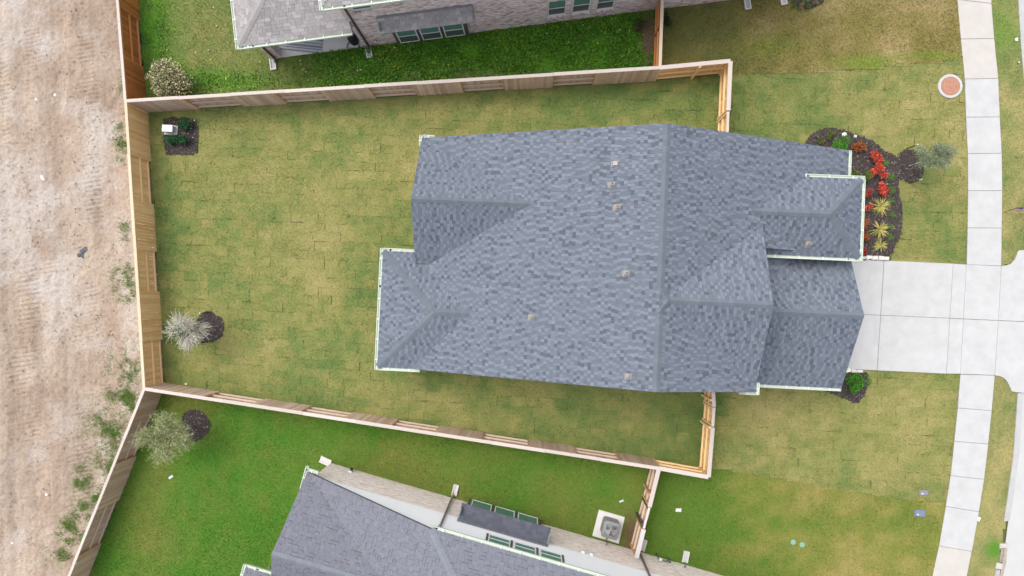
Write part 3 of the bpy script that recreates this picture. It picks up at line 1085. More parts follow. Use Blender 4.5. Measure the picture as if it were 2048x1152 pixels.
def ridge_caps(p0, p1, n1, n2, parent, matname, w=0.15, expo=0.21):
    """folded cap shingles from p0 to p1; n1, n2 = horizontal directions of the two slopes times their falls"""
    p0, p1 = Vector(p0), Vector(p1)
    d = (p1 - p0)
    L = d.length
    d.normalize()
    k = max(1, int(round(L / expo)))
    st = L / k

    def side(nv):
        nv = Vector(nv)
        q = nv - d * nv.dot(d)
        return q.normalized() * w
    A, B = side(n1), side(n2)
    me = MB()
    up = Vector((0, 0, 1))
    e0, e1 = Vector((0, 0, 0)), d * (st * 1.08)
    t0, t1 = up * 0.034, up * 0.020
    me.v = [tuple(v) for v in (e0 + t0, e0 + A + t0 * 0.9, e0 + B + t0 * 0.9, e1 + t1, e1 + A + t1 * 0.9, e1 + B + t1 * 0.9,
                               e0, e0 + A - up * 0.01, e0 + B - up * 0.01)]
    me.f = [(0, 3, 4, 1), (0, 2, 5, 3), (0, 1, 7, 6), (0, 6, 8, 2)]
    me.c = [None] * 4
    mesh = me.mesh('ridge_cap', M[matname])
    for i in range(k):
        o = bpy.data.objects.new('ridge_cap', mesh)
        COL.objects.link(o)
        o.parent = parent
        o.matrix_parent_inverse = parent.matrix_basis.inverted()
        o.location = p0 + d * (st * i)


def gutter(p0, p1, out, parent, w=0.125, h=0.11, every=0.78, outlet=None):
    """open K-style gutter: back, floor, front lip; hangers and outlet are its parts"""
    p0, p1, out = Vector(p0), Vector(p1), Vector(out).normalized()
    d = (p1 - p0).normalized()
    m = MB()
    z = Vector((0, 0, 1))
    g0 = p0 + out * 0.01
    g1 = p1 + out * 0.01
    m.beam(g0 - z * (h - 0.01), g1 - z * (h - 0.01), 0.006, 0.0)
    m.v, m.f, m.c = [], [], []

    def strip(o, za, zb, th=0.012):
        a, b = g0 + out * o, g1 + out * o
        q = out * th
        m.hull8([a + z * za, b + z * za, b + q + z * za, a + q + z * za], [a + z * zb, b + z * zb, b + q + z * zb, a + q + z * zb])
    strip(0, -h, -0.01)
    strip(w - 0.02, -h, 0.0, 0.028)
    a, b = g0, g1
    m.hull8([a - z * h, b - z * h, b + out * w - z * h, a + out * w - z * h],
            [a - z * (h - 0.045), b - z * (h - 0.045), b + out * w - z * (h - 0.045), a + out * w - z * (h - 0.045)])
    for e in (g0, g1):
        m.hull8([e - z * h - d * 0.006, e - z * h + d * 0.006, e + out * w - z * h + d * 0.006, e + out * w - z * h - d * 0.006],
                [e - d * 0.006, e + d * 0.006, e + out * w + d * 0.006, e + out * w - d * 0.006])
    g = m.build('gutter', M['gutter'], parent)
    L = (p1 - p0).length
    k = max(1, int(L / every))
    hb = MB()
    for i in range(k):
        c = g0 + d * (L * (i + 0.5) / k)
        hb.beam(c - z * 0.004, c + out * w - z * 0.004, 0.035, 0.012)
    tag(hb.build('hangers', M['hanger'], g), kind='stuff')
    if outlet is not None:
        c = g0 + d * outlet + out * w * 0.5
        ob = MB()
        ob.lathe((c.x, c.y, c.z - h + 0.046), [(0.05, 0), (0.045, 0.008)], 14)
        ob.build('outlet', M['outlet'], g)
    return g


def downspout(top, bottom, parent, m='taupe', w=0.075, foot=None):
    top, bottom = Vector(top), Vector(bottom)
    b = MB()
    b.beam(top, bottom, w, w, up=(0.3, 1, 0.1))
    if foot is not None:
        b.beam(bottom + Vector((0, 0, 0.04)), bottom + Vector(foot), w, w)
    return b.build('downspout', M[m], parent)


# ------------------------------------------------------------------ the house in the middle
house = empty('house', HW(3, 1.5, 0), 'single storey house with mottled blue grey shingle roof in the middle', 'house')
PM = 0.3875
ZR, UR = 6.64, 4.70
VT, VB = 6.83, -3.15
zW = lambda u: ZR - PM * (UR - u)
zE = lambda u: ZR - PM * (u - UR)
UA, UE = -5.08, 12.77
ZEV = zW(UA)
# pieces of the roof as height functions, so that tabs buried under another slope are left out
DRV, DRU, DRZ, DRP = 0.26, 8.87, 6.60, 0.507
PO = dict(v0=2.33, v1=5.49, u1=13.0, z=4.30, p=0.57)
PO['vm'] = (PO['v0'] + PO['v1']) / 2
PO['zr'] = PO['z'] + PO['p'] * (PO['v1'] - PO['v0']) / 2
GA = dict(v=0.02, z=4.75, p=0.57, u1=13.06, vs=-3.05)
WG = dict(v=3.90, z=4.72, p=0.645, u0=-5.10)
SW = dict(u0=-6.55, v0=-3.13, v1=1.85, z=ZEV)
SW['vm'] = (SW['v0'] + SW['v1']) / 2
SW['h'] = (SW['v1'] - SW['v0']) / 2


def uv_of(p):
    return p.x * math.cos(HA) - p.y * math.sin(HA), p.x * math.sin(HA) + p.y * math.cos(HA)


def roof_top(u, v):
    z = -9
    if VB <= v <= VT and UA <= u <= UR:
        z = max(z, zW(u))
    if VB <= v <= VT and UR <= u <= (UE if v > 2.5 else DRU):
        z = max(z, zE(u))
    if UR <= u <= DRU:
        z = max(z, DRZ - DRP * abs(v - DRV))
    if u <= PO['u1'] and PO['v0'] <= v <= PO['v1'] and u > 7:
        z = max(z, min(PO['zr'] - PO['p'] * abs(v - PO['vm']), PO['z'] + PO['p'] * (PO['u1'] - u)))
    if WG['u0'] <= u <= 0.2 and v < VT:
        z = max(z, WG['z'] - WG['p'] * abs(v - WG['v']))
    if SW['u0'] <= u <= -1 and SW['v0'] <= v <= SW['v1']:
        z = max(z, SW['z'] + PM * min(u - SW['u0'], SW['h'] - abs(v - SW['vm'])))
    return z


def hid(p):
    u, v = uv_of(p)
    return roof_top(u, v) > p.z + 0.10


def H3(u, v, z):
    return HW(u, v, z)


def slope(*pts, **k):
    shingle_slope([H3(*p) for p in pts], PAL_MAIN, house, hidden=hid, **k)


# main gable
slope((UA, VB, ZEV), (UA, VT, ZEV), (UR, VT, ZR), (UR, VB, ZR))
slope((UE, 2.5, zE(UE)), (UE, VT, zE(UE)), (UR, VT, ZR), (UR, 2.5, ZR))
slope((DRU, VB, zE(DRU)), (DRU, 2.5, zE(DRU)), (UR, 2.5, ZR), (UR, VB, ZR))
# big front gable, running back into the main slope along its valleys
for sg in (1, -1):
    zv = zE(DRU)
    vv = DRV + sg * (DRZ - zv) / DRP
    slope((DRU, vv, zv), (DRU, DRV, DRZ), (UR, DRV, DRZ), along=HW(1, 0))
# lower bit of front slope beside the garage
z2 = lambda u: 7.67 - PM * u
slope((12.0, -0.2, z2(12.0)), (12.0, 2.6, z2(12.0)), (8.5, 2.6, z2(8.5)), (8.5, -0.2, z2(8.5)))
# porch hip
a, b_ = PO['v0'], PO['v1']
hw = (b_ - a) / 2
uv1, uv2 = UR + (ZR - PO['z']) / PM, UR + (ZR - PO['zr']) / PM
slope((uv1 - 0.05, b_, PO['z']), (PO['u1'], b_, PO['z']), (PO['u1'] - hw, PO['vm'], PO['zr']), (uv2 - 0.05, PO['vm'], PO['zr']))
slope((8.8, a, PO['z']), (PO['u1'], a, PO['z']), (PO['u1'] - hw, PO['vm'], PO['zr']), (uv2 - 0.05, PO['vm'], PO['zr']))
slope((PO['u1'], a, PO['z']), (PO['u1'], b_, PO['z']), (PO['u1'] - hw, PO['vm'], PO['zr']))
# garage gable
gz = lambda v: GA['z'] - GA['p'] * abs(v - GA['v'])
slope((8.6, GA['vs'], gz(GA['vs'])), (GA['u1'], GA['vs'], gz(GA['vs'])), (GA['u1'], GA['v'], GA['z']), (8.6, GA['v'], GA['z']))
slope((8.6, 2.75, gz(2.75)), (GA['u1'], 2.75, gz(2.75)), (GA['u1'], GA['v'], GA['z']), (8.6, GA['v'], GA['z']))
# rear gable
wz = lambda v: WG['z'] - WG['p'] * abs(v - WG['v'])
ug = UA + (WG['z'] - ZEV) / PM
slope((WG['u0'], VT - 0.02, wz(VT - 0.02)), (ug, WG['v'], WG['z']), (WG['u0'], WG['v'], WG['z']), along=HW(1, 0))
slope((WG['u0'], 1.4, wz(1.4)), (UA + (wz(1.4) - ZEV) / PM, 1.4, wz(1.4)), (ug, WG['v'], WG['z']), (WG['u0'], WG['v'], WG['z']))
# rear corner hip
zt = SW['z'] + PM * SW['h']
slope((SW['u0'], SW['v0'], SW['z']), (SW['u0'], SW['v1'], SW['z']), (SW['u0'] + SW['h'], SW['vm'], zt))
slope((SW['u0'], SW['v0'], SW['z']), (UA + 0.03, SW['v0'], SW['z']), (UA + SW['h'] + 0.03, SW['vm'], zt), (SW['u0'] + SW['h'], SW['vm'], zt))
slope((SW['u0'], SW['v1'], SW['z']), (UA + 0.03, SW['v1'], SW['z']), (UA + SW['h'] + 0.03, SW['vm'], zt), (SW['u0'] + SW['h'], SW['vm'], zt))


def hvec(u, v, z):
    return HW(u, v, 0) + Vector((0, 0, z))


CM = 'shingle_main_cap'
ridge_caps(H3(UR, VB, ZR), H3(UR, DRV - 0.5, ZR), hvec(-1, 0, -PM), hvec(1, 0, -PM), house, CM)
ridge_caps(H3(UR, VT, ZR), H3(UR, DRV + 0.45, ZR), hvec(-1, 0, -PM), hvec(1, 0, -PM), house, CM)
ridge_caps(H3(UR - 0.05, DRV - 0.5, ZR + 0.01), H3(UR + 0.3, DRV, ZR + 0.01), hvec(-1, 0, -PM), hvec(0, -1, -PM), house, CM)
ridge_caps(H3(UR - 0.05, DRV + 0.5, ZR + 0.01), H3(UR + 0.3, DRV, ZR + 0.01), hvec(-1, 0, -PM), hvec(0, 1, -PM), house, CM)
ridge_caps(H3(DRU, DRV, DRZ), H3(UR + 0.25, DRV, DRZ), hvec(0, -1, -DRP), hvec(0, 1, -DRP), house, CM)
ridge_caps(H3(GA['u1'], GA['v'], GA['z']), H3(DRU, GA['v'], GA['z']), hvec(0, -1, -GA['p']), hvec(0, 1, -GA['p']), house, CM)
ridge_caps(H3(WG['u0'], WG['v'], WG['z']), H3(-0.3, WG['v'], WG['z']), hvec(0, -1, -WG['p']), hvec(0, 1, -WG['p']), house, CM)
pr1 = H3(PO['u1'] - hw, PO['vm'], PO['zr'])
ridge_caps(pr1, H3(8.35, PO['vm'], PO['zr']), hvec(0, -1, -PO['p']), hvec(0, 1, -PO['p']), house, CM)
ridge_caps(H3(PO['u1'], b_, PO['z']), pr1, hvec(1, 0, -PO['p']), hvec(0, 1, -PO['p']), house, CM)
ridge_caps(H3(PO['u1'], a, PO['z']), pr1, hvec(1, 0, -PO['p']), hvec(0, -1, -PO['p']), house, CM)
sr = H3(SW['u0'] + SW['h'], SW['vm'], zt)
ridge_caps(sr, H3(-2.55, SW['vm'], zt), hvec(0, -1, -PM), hvec(0, 1, -PM), house, CM)
ridge_caps(H3(SW['u0'], SW['v0'], SW['z']), sr, hvec(-1, 0, -PM), hvec(0, -1, -PM), house, CM)
ridge_caps(H3(SW['u0'], SW['v1'], SW['z']), sr, hvec(-1, 0, -PM), hvec(0, 1, -PM), house, CM)

# gutters
U, Vv = HW(1, 0), HW(0, 1)
gutter(H3(SW['u0'], SW['v0'] - 0.13, SW['z']), H3(SW['u0'], SW['v1'] + 0.13, SW['z']), -U, house, outlet=3.6)
gutter(H3(SW['u0'], SW['v1'], SW['z']), H3(UA - 0.02, SW['v1'], SW['z']), Vv, house, outlet=0.3)
gutter(H3(SW['u0'], SW['v0'], SW['z']), H3(UA + 0.35, SW['v0'], SW['z']), -Vv, house)
gutter(H3(UA, VT - 0.35, ZEV), H3(UA, VT + 0.12, ZEV), -U, house)
gutter(H3(UA, VT, ZEV - 0.04), H3(UA + 0.5, VT, ZEV - 0.04), Vv, house)
gutter(H3(UE, 5.5, zE(UE)), H3(UE, VT, zE(UE)), U, house)
gutter(H3(10.3, PO['v1'], PO['z']), H3(PO['u1'] + 0.12, PO['v1'], PO['z']), Vv, house)
gutter(H3(PO['u1'], PO['v0'] - 0.12, PO['z']), H3(PO['u1'], PO['v1'], PO['z']), U, house)
gutter(H3(DRU + 0.3, PO['v0'], PO['z']), H3(PO['u1'], PO['v0'], PO['z']), -Vv, house, outlet=3.4)
gutter(H3(9.45, GA['vs'], gz(GA['vs'])), H3(GA['u1'], GA['vs'], gz(GA['vs'])), -Vv, house)
gutter(H3(DRU, VB - 0.12, zE(DRU) - 0.02), H3(DRU, -2.8, zE(DRU) - 0.02), U, house)
gutter(H3(DRU - 0.6, VB, zE(DRU) - 0.1), H3(DRU, VB, zE(DRU) - 0.1), -Vv, house)

# rake boards along the gable ends
for p, q in (((UA + 0.5, VT, zW(UA + 0.5)), (UR, VT, ZR)), ((UR, VT, ZR), (UE, VT, zE(UE))), ((UA + 0.4, VB, zW(UA + 0.4)), (UR, VB, ZR)), ((UR, VB, ZR), (DRU, VB, zE(DRU))),
             ((DRU, DRV, DRZ), (DRU, 3.6, DRZ - DRP * 3.34)), ((DRU, DRV, DRZ), (DRU, -2.8, DRZ - DRP * 3.06)), ((GA['u1'], GA['v'], GA['z']), (GA['u1'], GA['vs'], gz(GA['vs']))), ((GA['u1'], GA['v'], GA['z']), (GA['u1'], 2.7, gz(2.7))),
             ((WG['u0'], WG['v'], WG['z']), (WG['u0'], VT - 0.1, wz(VT - 0.1))), ((WG['u0'], WG['v'], WG['z']), (WG['u0'], 1.9, wz(1.9)))):
    p, q = H3(*p), H3(*q)
    rb = MB()
    rb.beam(p - Vector((0, 0, 0.10)), q - Vector((0, 0, 0.10)), 0.03, 0.16)
    rb.build('rake_board', M['shingle_main_cap'], house)

# pipes through the roof: flashing plate + collar + pipe
for k, (px_, py_, kind) in enumerate([(1230, 328, 'box'), (1223, 370, 'p'), (1234, 415, 'p'), (1252, 547, 'p'), (1063, 635, 'p'), (1257, 753, 'p'), (1616, 488, 'p')]):
    z = 5.0
    for _ in range(12):
        w_ = P3(px_, py_, z)
        z = roof_top(*uv_of(w_))
    if px_ == 1616:
        nrm, al = hvec(0, -PO['p'], 1).normalized(), U
    else:
        nrm, al = hvec(-PM, 0, 1).normalized(), Vv
    c = Vector((w_.x, w_.y, z))
    dn = al.cross(nrm)
    f = MB()
    q = [c + al * s1 * 0.12 + dn * s2 * 0.15 + nrm * 0.025 for s1, s2 in ((-1, -1), (1, -1), (1, 1), (-1, 1))]
    lo = [p - nrm * 0.03 for p in q]
    f.hull8(lo, q) if (q[1] - q[0]).cross(q[2] - q[0]).z > 0 else f.hull8(lo[::-1], q[::-1])
    fl = f.build('flashing', M['vent'], house)
    f = MB()
    if kind == 'box':
        f.hull8([p + (c - p) * 0.25 for p in q][::1] if (q[1] - q[0]).cross(q[2] - q[0]).z > 0 else [p + (c - p) * 0.25 for p in q][::-1],
                [p + (c - p) * 0.4 + Vector((0, 0, 0.13)) for p in q] if (q[1] - q[0]).cross(q[2] - q[0]).z > 0 else [p + (c - p) * 0.4 + Vector((0, 0, 0.13)) for p in q][::-1])
        f.build('vent_hood', M['vent_pipe'], fl)
    else:
        f.lathe(c + Vector((0, 0, -0.05)), [(0.11, 0.05), (0.085, 0.13), (0.06, 0.17), (0.06, 0.34), (0.045, 0.34), (0.045, 0.25), (0.001, 0.25)], 14)
        f.build('vent_pipe', M['vent_pipe'], fl)

# walls below the eaves
wl = MB()
hp = [(-6.1, 1.4), (-4.7, 1.4), (-4.7, 6.45), (12.35, 6.45), (12.35, 5.1), (12.6, 5.1), (12.6, 2.7), (12.5, 2.3), (12.5, -2.7), (-6.1, -2.7)]
wl.prism([tuple(HW(u, v))[:2] for u, v in hp], -0.1, 2.75)
wl.build('walls', M['mortar_grey'], house)
gw = MB()
g = lambda u, v, z: H3(u, v, z)
for v_, s in ((6.45, 1), (-2.75, -1)):
    gw.poly([g(-4.7, v_, 2.74), g(12.3 if s > 0 else 8.6, v_, 2.74), g(12.3 if s > 0 else 8.6, v_, zE(12.3 if s > 0 else 8.6) - 0.2), g(UR, v_, ZR - 0.25), g(-4.7, v_, zW(-4.7) - 0.14)])
gw.poly([g(8.6, -2.75, 2.74), g(8.6, 3.6, 2.74), g(8.6, 3.6, 4.6), g(8.6, DRV, DRZ - 0.25), g(8.6, -2.75, 4.8)])
gw.poly([g(12.5, -2.7, 2.74), g(12.5, 2.3, 2.74), g(12.5, 2.3, 3.2), g(12.5, GA['v'], GA['z'] - 0.2), g(12.5, -2.7, 3.0)])
gw.poly([g(-4.7, 1.4, 2.74), g(-4.7, 6.45, 2.74), g(-4.7, 6.45, 2.8), g(-4.7, WG['v'], WG['z'] - 0.2), g(-4.7, 1.4, 2.9)])
gw.prism([tuple(HW(u, v))[:2] for u, v in ((8.9, 2.7), (12.6, 2.7), (12.6, 5.1), (8.9, 5.1))], 2.74, 4.16)
gw.build('gable_walls', M['mortar_grey'], house)
gd = MB()
for k in range(4):
    gd.box(HW(12.53, -0.2, 0.36 + 0.54 * k), (0.05, 4.6, 0.52), -HA)
gd.build('garage_door', M['trim'], house)

# ------------------------------------------------------------------ neighbours' walls
BR_N = [((0.66, 0.56, 0.54), 0.38), ((0.58, 0.465, 0.445), 0.24), ((0.72, 0.65, 0.63), 0.22), ((0.44, 0.325, 0.31), 0.10), ((0.31, 0.255, 0.245), 0.06)]
BR_S = [((0.76, 0.675, 0.615), 0.42), ((0.72, 0.625, 0.56), 0.28), ((0.80, 0.73, 0.675), 0.2), ((0.67, 0.56, 0.495), 0.10)]


def W3(A, e, n, s, off, z):
    p = A + e * s + n * off
    return Vector((p.x, p.y, z))


def brick_face(A, e, n, s0, s1, z0, z1, holes, pal, parent, mortar, bl=0.20, bh=0.066, gap=0.011, top=None):
    """mortar wall with openings, and the bricks proud of it joined as one part"""
    m = MB()
    edges = sorted({s0, s1, *[h[0] for h in holes], *[h[1] for h in holes]})
    for i in range(len(edges) - 1):
        a_, c_ = edges[i], edges[i + 1]
        mid = (a_ + c_) / 2
        hs = sorted([(h[2], h[3]) for h in holes if h[0] < mid < h[1]])
        z = z0
        for h0, h1 in hs + [(z1, z1)]:
            if h0 - z > 0.01:
                m.hull8([W3(A, e, n, a_, -0.2, z), W3(A, e, n, c_, -0.2, z), W3(A, e, n, c_, 0, z), W3(A, e, n, a_, 0, z)] if n.cross(e) < 0 or True else [],
                        [W3(A, e, n, a_, -0.2, h0), W3(A, e, n, c_, -0.2, h0), W3(A, e, n, c_, 0, h0), W3(A, e, n, a_, 0, h0)])
            z = h1
    m.build('wall', M[mortar], parent)
    b = MB()
    r = 0
    z = z0 + 0.02
    while z + bh < z1:
        s = s0 - (bl / 2 if r % 2 else 0)
        while s < s1:
            a_, c_ = max(s + gap / 2, s0), min(s + bl - gap / 2, s1)
            s += bl
            if c_ - a_ < 0.03:
                continue
            if any(c_ > h[0] - 0.005 and a_ < h[1] + 0.005 and z + bh > h[2] - 0.005 and z < h[3] + 0.005 for h in holes):
                continue
            if top and z + bh > top((a_ + c_) / 2):
                continue
            o = 0.010 + random.uniform(-0.003, 0.005)
            c = pick(pal)
            k = random.uniform(0.9, 1.1)
            c = tuple(v * k for v in c)
            q = [W3(A, e, n, a_, o, z), W3(A, e, n, c_, o, z), W3(A, e, n, c_, o, z + bh - gap), W3(A, e, n, a_, o, z + bh - gap)]
            w = [W3(A, e, n, a_, 0, z), W3(A, e, n, c_, 0, z), W3(A, e, n, c_, 0, z + bh - gap), W3(A, e, n, a_, 0, z + bh - gap)]
            b.poly(q, c)
            b.poly([q[3], q[2], w[2], w[3]], c)
            b.poly([q[0], q[3], w[3], w[0]], c)
            b.poly([q[2], q[1], w[1], w[2]], c)
        z += bh
        r += 1
    tag(b.build('bricks', M['brick'], parent), kind='stuff')


def window(A, e, n, s0, s1, z0, z1, off, parent, fr=0.05, split=0.5, name='window', lower='glass_lower'):
    """white sash window: frame, two panes with a meeting rail, sill"""
    m = MB()

    def bar(a, b, c, d, o0, o1):
        m.hull8([W3(A, e, n, a, o0, c), W3(A, e, n, b, o0, c), W3(A, e, n, b, o1, c), W3(A, e, n, a, o1, c)],
                [W3(A, e, n, a, o0, d), W3(A, e, n, b, o0, d), W3(A, e, n, b, o1, d), W3(A, e, n, a, o1, d)])
    bar(s0, s0 + fr, z0, z1, off - 0.06, off + 0.012)
    bar(s1 - fr, s1, z0, z1, off - 0.06, off + 0.012)
    bar(s0 + fr, s1 - fr, z0, z0 + fr, off - 0.06, off + 0.012)
    bar(s0 + fr, s1 - fr, z1 - fr, z1, off - 0.06, off + 0.012)
    zm = z0 + (z1 - z0) * split
    bar(s0 + fr, s1 - fr, zm - 0.022, zm + 0.022, off - 0.05, off + 0.010)
    w = m.build(name, M['trim'], parent)
    for a, b, mm in ((z0 + fr, zm - 0.022, lower), (zm + 0.022, z1 - fr, 'glass_upper')):
        p = MB()
        o0, o1 = off - 0.03, off - 0.004
        p.hull8([W3(A, e, n, s0 + fr, o0, a), W3(A, e, n, s1 - fr, o0, a), W3(A, e, n, s1 - fr, o1, a), W3(A, e, n, s0 + fr, o1, a)],
                [W3(A, e, n, s0 + fr, o0, b), W3(A, e, n, s1 - fr, o0, b), W3(A, e, n, s1 - fr, o1, b), W3(A, e, n, s0 + fr, o1, b)])
        p.build('pane', M[mm], w)
    return w


def splash(px0, py0, px1, py1, label, w=0.26, m1='litter', m2='mortar_grey'):
    """splash block: white tray open at the far end"""
    a, b = P3(px0, py0, 0.05), P3(px1, py1, 0.05)
    r = empty('splash_block', (a + b) / 2, label, 'splash block', 'splash blocks under the downspouts')
    d = (b - a).normalized()
    s = Vector((-d.y, d.x, 0))
    m = MB()
    m.beam(a + Vector((0, 0, 0.01)), b + Vector((0, 0, 0.01)), w - 0.05, 0.04)
    m.build('tray', M[m2], r)
    m = MB()
    for k in (-1, 1):
        m.beam(a + s * k * (w / 2 - 0.02) + Vector((0, 0, 0.04)), b + s * k * (w / 2 - 0.02) + Vector((0, 0, 0.04)), 0.045, 0.10)
    m.beam(b - s * (w / 2) + Vector((0, 0, 0.035)), b + s * (w / 2) + Vector((0, 0, 0.035)), 0.045, 0.09)
    m.build('rim', M[m1], r)
    return r


# ---- north neighbour (two storeys of mottled brick, patio wing with a hip roof)
north = empty('brick_house', (*(NA + NE * 6 - NN * 4), 0), 'mottled pinkish brick house with covered patio at the top edge', 'house')
nw = lambda s, off, z: W3(NA, NE, NN, s, off, z)
bayN = (1.42, 4.85)
holesN = [(0.28, 1.12, 3.85, 4.75), (8.58, 9.40, 0.74, 2.3), (9.69, 10.51, 0.74, 2.3), (10.80, 11.62, 0.74, 2.3), (13.9, 14.8, 0.74, 2.3)]
brick_face(NA, NE, NN, -0.2, 19.5, -0.05, 5.3, holesN, BR_N, north, 'mortar_grey')
for h in holesN:
    window(NA, NE, NN, *h, -0.06, north, split=0.45)
    sl = MB()
    for q in range(int((h[1] - h[0]) / 0.085) + 1):                # rowlock sill bricks
        c = nw(h[0] + 0.03 + q * 0.085, 0.01, h[2] - 0.05)
        sl.box(c, (0.07, 0.09, 0.09), math.atan2(NE.y, NE.x), pick(BR_N))
    sl.build('window_sill', M['brick'], north)
nb = MB()                                                            # the rest of the body, out of the frame
nb.hull8([nw(-0.2, -11, -0.05), nw(19.5, -11, -0.05), nw(19.5, -0.21, -0.05), nw(-0.2, -0.21, -0.05)], [nw(-0.2, -11, 5.3), nw(19.5, -11, 5.3), nw(19.5, -0.21, 5.3), nw(-0.2, -0.21, 5.3)])
nb.build('wall', M['mortar_grey'], north)
# boxed window group with brown panels
bay = MB()
bo = 0.10


def pan(mb_, A, e, n, a, b, c, d, o0, o1):
    mb_.hull8([W3(A, e, n, a, o0, c), W3(A, e, n, b, o0, c), W3(A, e, n, b, o1, c), W3(A, e, n, a, o1, c)],
              [W3(A, e, n, a, o0, d), W3(A, e, n, b, o0, d), W3(A, e, n, b, o1, d), W3(A, e, n, a, o1, d)])


pan(bay, NA, NE, NN, bayN[0], bayN[1], 0.12, 2.5, 0.013, bo)
bay.build('window_surround', M['brown_trim'], north)
for k in range(3):
    s = 1.60 + k * 1.075
    window(NA, NE, NN, s, s + 0.93, 0.34, 2.35, bo + 0.07, north, split=0.36)
shingle_slope([nw(1.10, 0.52, 2.52), nw(5.28, 0.52, 2.52), nw(5.28, 0.02, 3.00), nw(1.10, 0.02, 3.00)], PAL_GREY, north, wmin=0.14, wmax=0.34, deck_t=0.10)
fl = MB()
pan(fl, NA, NE, NN, 1.10, 5.28, 2.98, 3.16, 0.02, 0.055)
pan(fl, NA, NE, NN, 1.10, 1.16, 2.42, 2.9, 0.02, 0.46)
pan(fl, NA, NE, NN, 5.22, 5.28, 2.42, 2.9, 0.02, 0.46)
fl.build('awning_flashing', M['box_grey'], north)
# upper eave
ZN = 5.46
shingle_slope([nw(-0.56, 0.40, ZN), nw(20, 0.40, ZN), nw(14, -5.6, ZN + 3), nw(5.4, -5.6, ZN + 3)], PAL_GREY, north, wmin=0.16, wmax=0.38)
shingle_slope([nw(-0.56, 0.40, ZN), nw(-0.56, -11.6, ZN), nw(5.4, -5.6, ZN + 3)], PAL_GREY, north, wmin=0.16, wmax=0.38)
sf = MB()
pan(sf, NA, NE, NN, -0.5, 20, ZN - 0.2, ZN - 0.15, -0.2, 0.36)
sf.build('soffit', M['trim'], north)
gutter(nw(-0.56, 0.40, ZN), nw(19.9, 0.40, ZN), (*NN, 0), north, outlet=0.85)
gutter(nw(-0.56, -6, ZN), nw(-0.56, 0.52, ZN), (*(-NE), 0), north)
downspout(nw(0.32, 0.42, ZN - 0.12), nw(0.05, 0.06, 5.0), north, 'bronze')
downspout(nw(0.05, 0.06, 5.02), nw(0.05, 0.06, 0.15), north, 'bronze', foot=(NN.x * 0.2, NN.y * 0.2, 0.0))
# patio wing
ZP = 2.80
shingle_slope([nw(-5.13, 0.38, ZP), nw(-0.10, 0.38, ZP), nw(-0.10, -2.6, ZP + 1.45), nw(-2.15, -2.6, ZP + 1.45)], PAL_GREY, north, wmin=0.16, wmax=0.38)
shingle_slope([nw(-5.13, 0.38, ZP), nw(-5.13, -5.58, ZP), nw(-2.15, -2.6, ZP + 1.45)], PAL_GREY, north, wmin=0.16, wmax=0.38)
shingle_slope([nw(-5.13, -5.58, ZP), nw(-0.1, -5.58, ZP), nw(-0.10, -2.6, ZP + 1.45), nw(-2.15, -2.6, ZP + 1.45)], PAL_GREY, north, wmin=0.16, wmax=0.38)
n3 = lambda a, b, c: Vector((*(NE * a + NN * b), c))
ridge_caps(nw(-5.13, 0.38, ZP), nw(-2.15, -2.6, ZP + 1.45), n3(-1, 0, -0.48), n3(0, 1, -0.48), north, 'shingle_grey_cap')
gutter(nw(-5.13, 0.38, ZP), nw(-0.10, 0.38, ZP), (*NN, 0), north, outlet=0.62)
gutter(nw(-5.13, -5.6, ZP), nw(-5.13, 0.50, ZP), (*(-NE), 0), north)
sf = MB()
pan(sf, NA, NE, NN, -5.0, -0.22, ZP - 0.22, ZP - 0.16, -5.4, 0.3)
sf.build('soffit', M['trim'], north)
pc = MB()
pan(pc, NA, NE, NN, -4.70, -4.22, -0.05, ZP - 0.22, -0.48, 0.0)
pc.build('patio_column', M['mortar_grey'], north)
cb = MB()
for k in range(int(2.5 / 0.066)):
    for j in range(3):
        for face in range(2):
            s = -4.70 + (j - (0.5 if k % 2 else 0)) * 0.2
            a_, c_ = max(s, -4.70), min(s + 0.19, -4.22)
            if c_ - a_ < 0.03:
                continue
            z = k * 0.066
            if face == 0:
                pan(cb, NA, NE, NN, a_, c_, z, z + 0.055, 0.0, 0.010)
            else:
                o = a_ + 4.70
                pan(cb, NA, NE, NN, -4.22, -4.21, z, z + 0.055, -o - (c_ - a_), -o)
            col = pick(BR_N)
            for f_ in range(6):
                cb.c[-1 - f_] = col
tag(cb.build('bricks', M['brick'], north), kind='stuff')
ps = MB()
pan(ps, NA, NE, NN, -4.62, -0.21, -0.1, 0.085, -3.4, 0.02)
ps.build('patio_slab', M['patio'], north, bevel=0.01)
bwl = MB()
pan(bwl, NA, NE, NN, -4.7, -0.2, 0.0, ZP - 0.22, -5.3, -3.4)
bwl.build('wall', M['mortar_grey'], north)
downspout(nw(-4.55, 0.44, ZP - 0.12), nw(-4.50, 0.06, ZP - 0.45), north, 'bronze')
downspout(nw(-4.50, 0.06, ZP - 0.43), nw(-4.50, 0.06, 0.15), north, 'bronze', foot=(NN.x * 0.2, NN.y * 0.2, 0.0))

# ---- south neighbour (pale brick below, white siding above)
south = empty('pale_brick_house', (*(SA + SE_ * 8 - SN * 4), 0), 'pale brick and white sided house with purple grey roof at the bottom edge', 'house')
sw = lambda s, off, z: W3(SA, SE_, SN, s, off, z)
bayS = (6.72, 10.22)
brick_face(SA, SE_, SN, 0.0, 19.5, -0.05, 2.5, [], BR_S, south, 'mortar', bl=0.2)
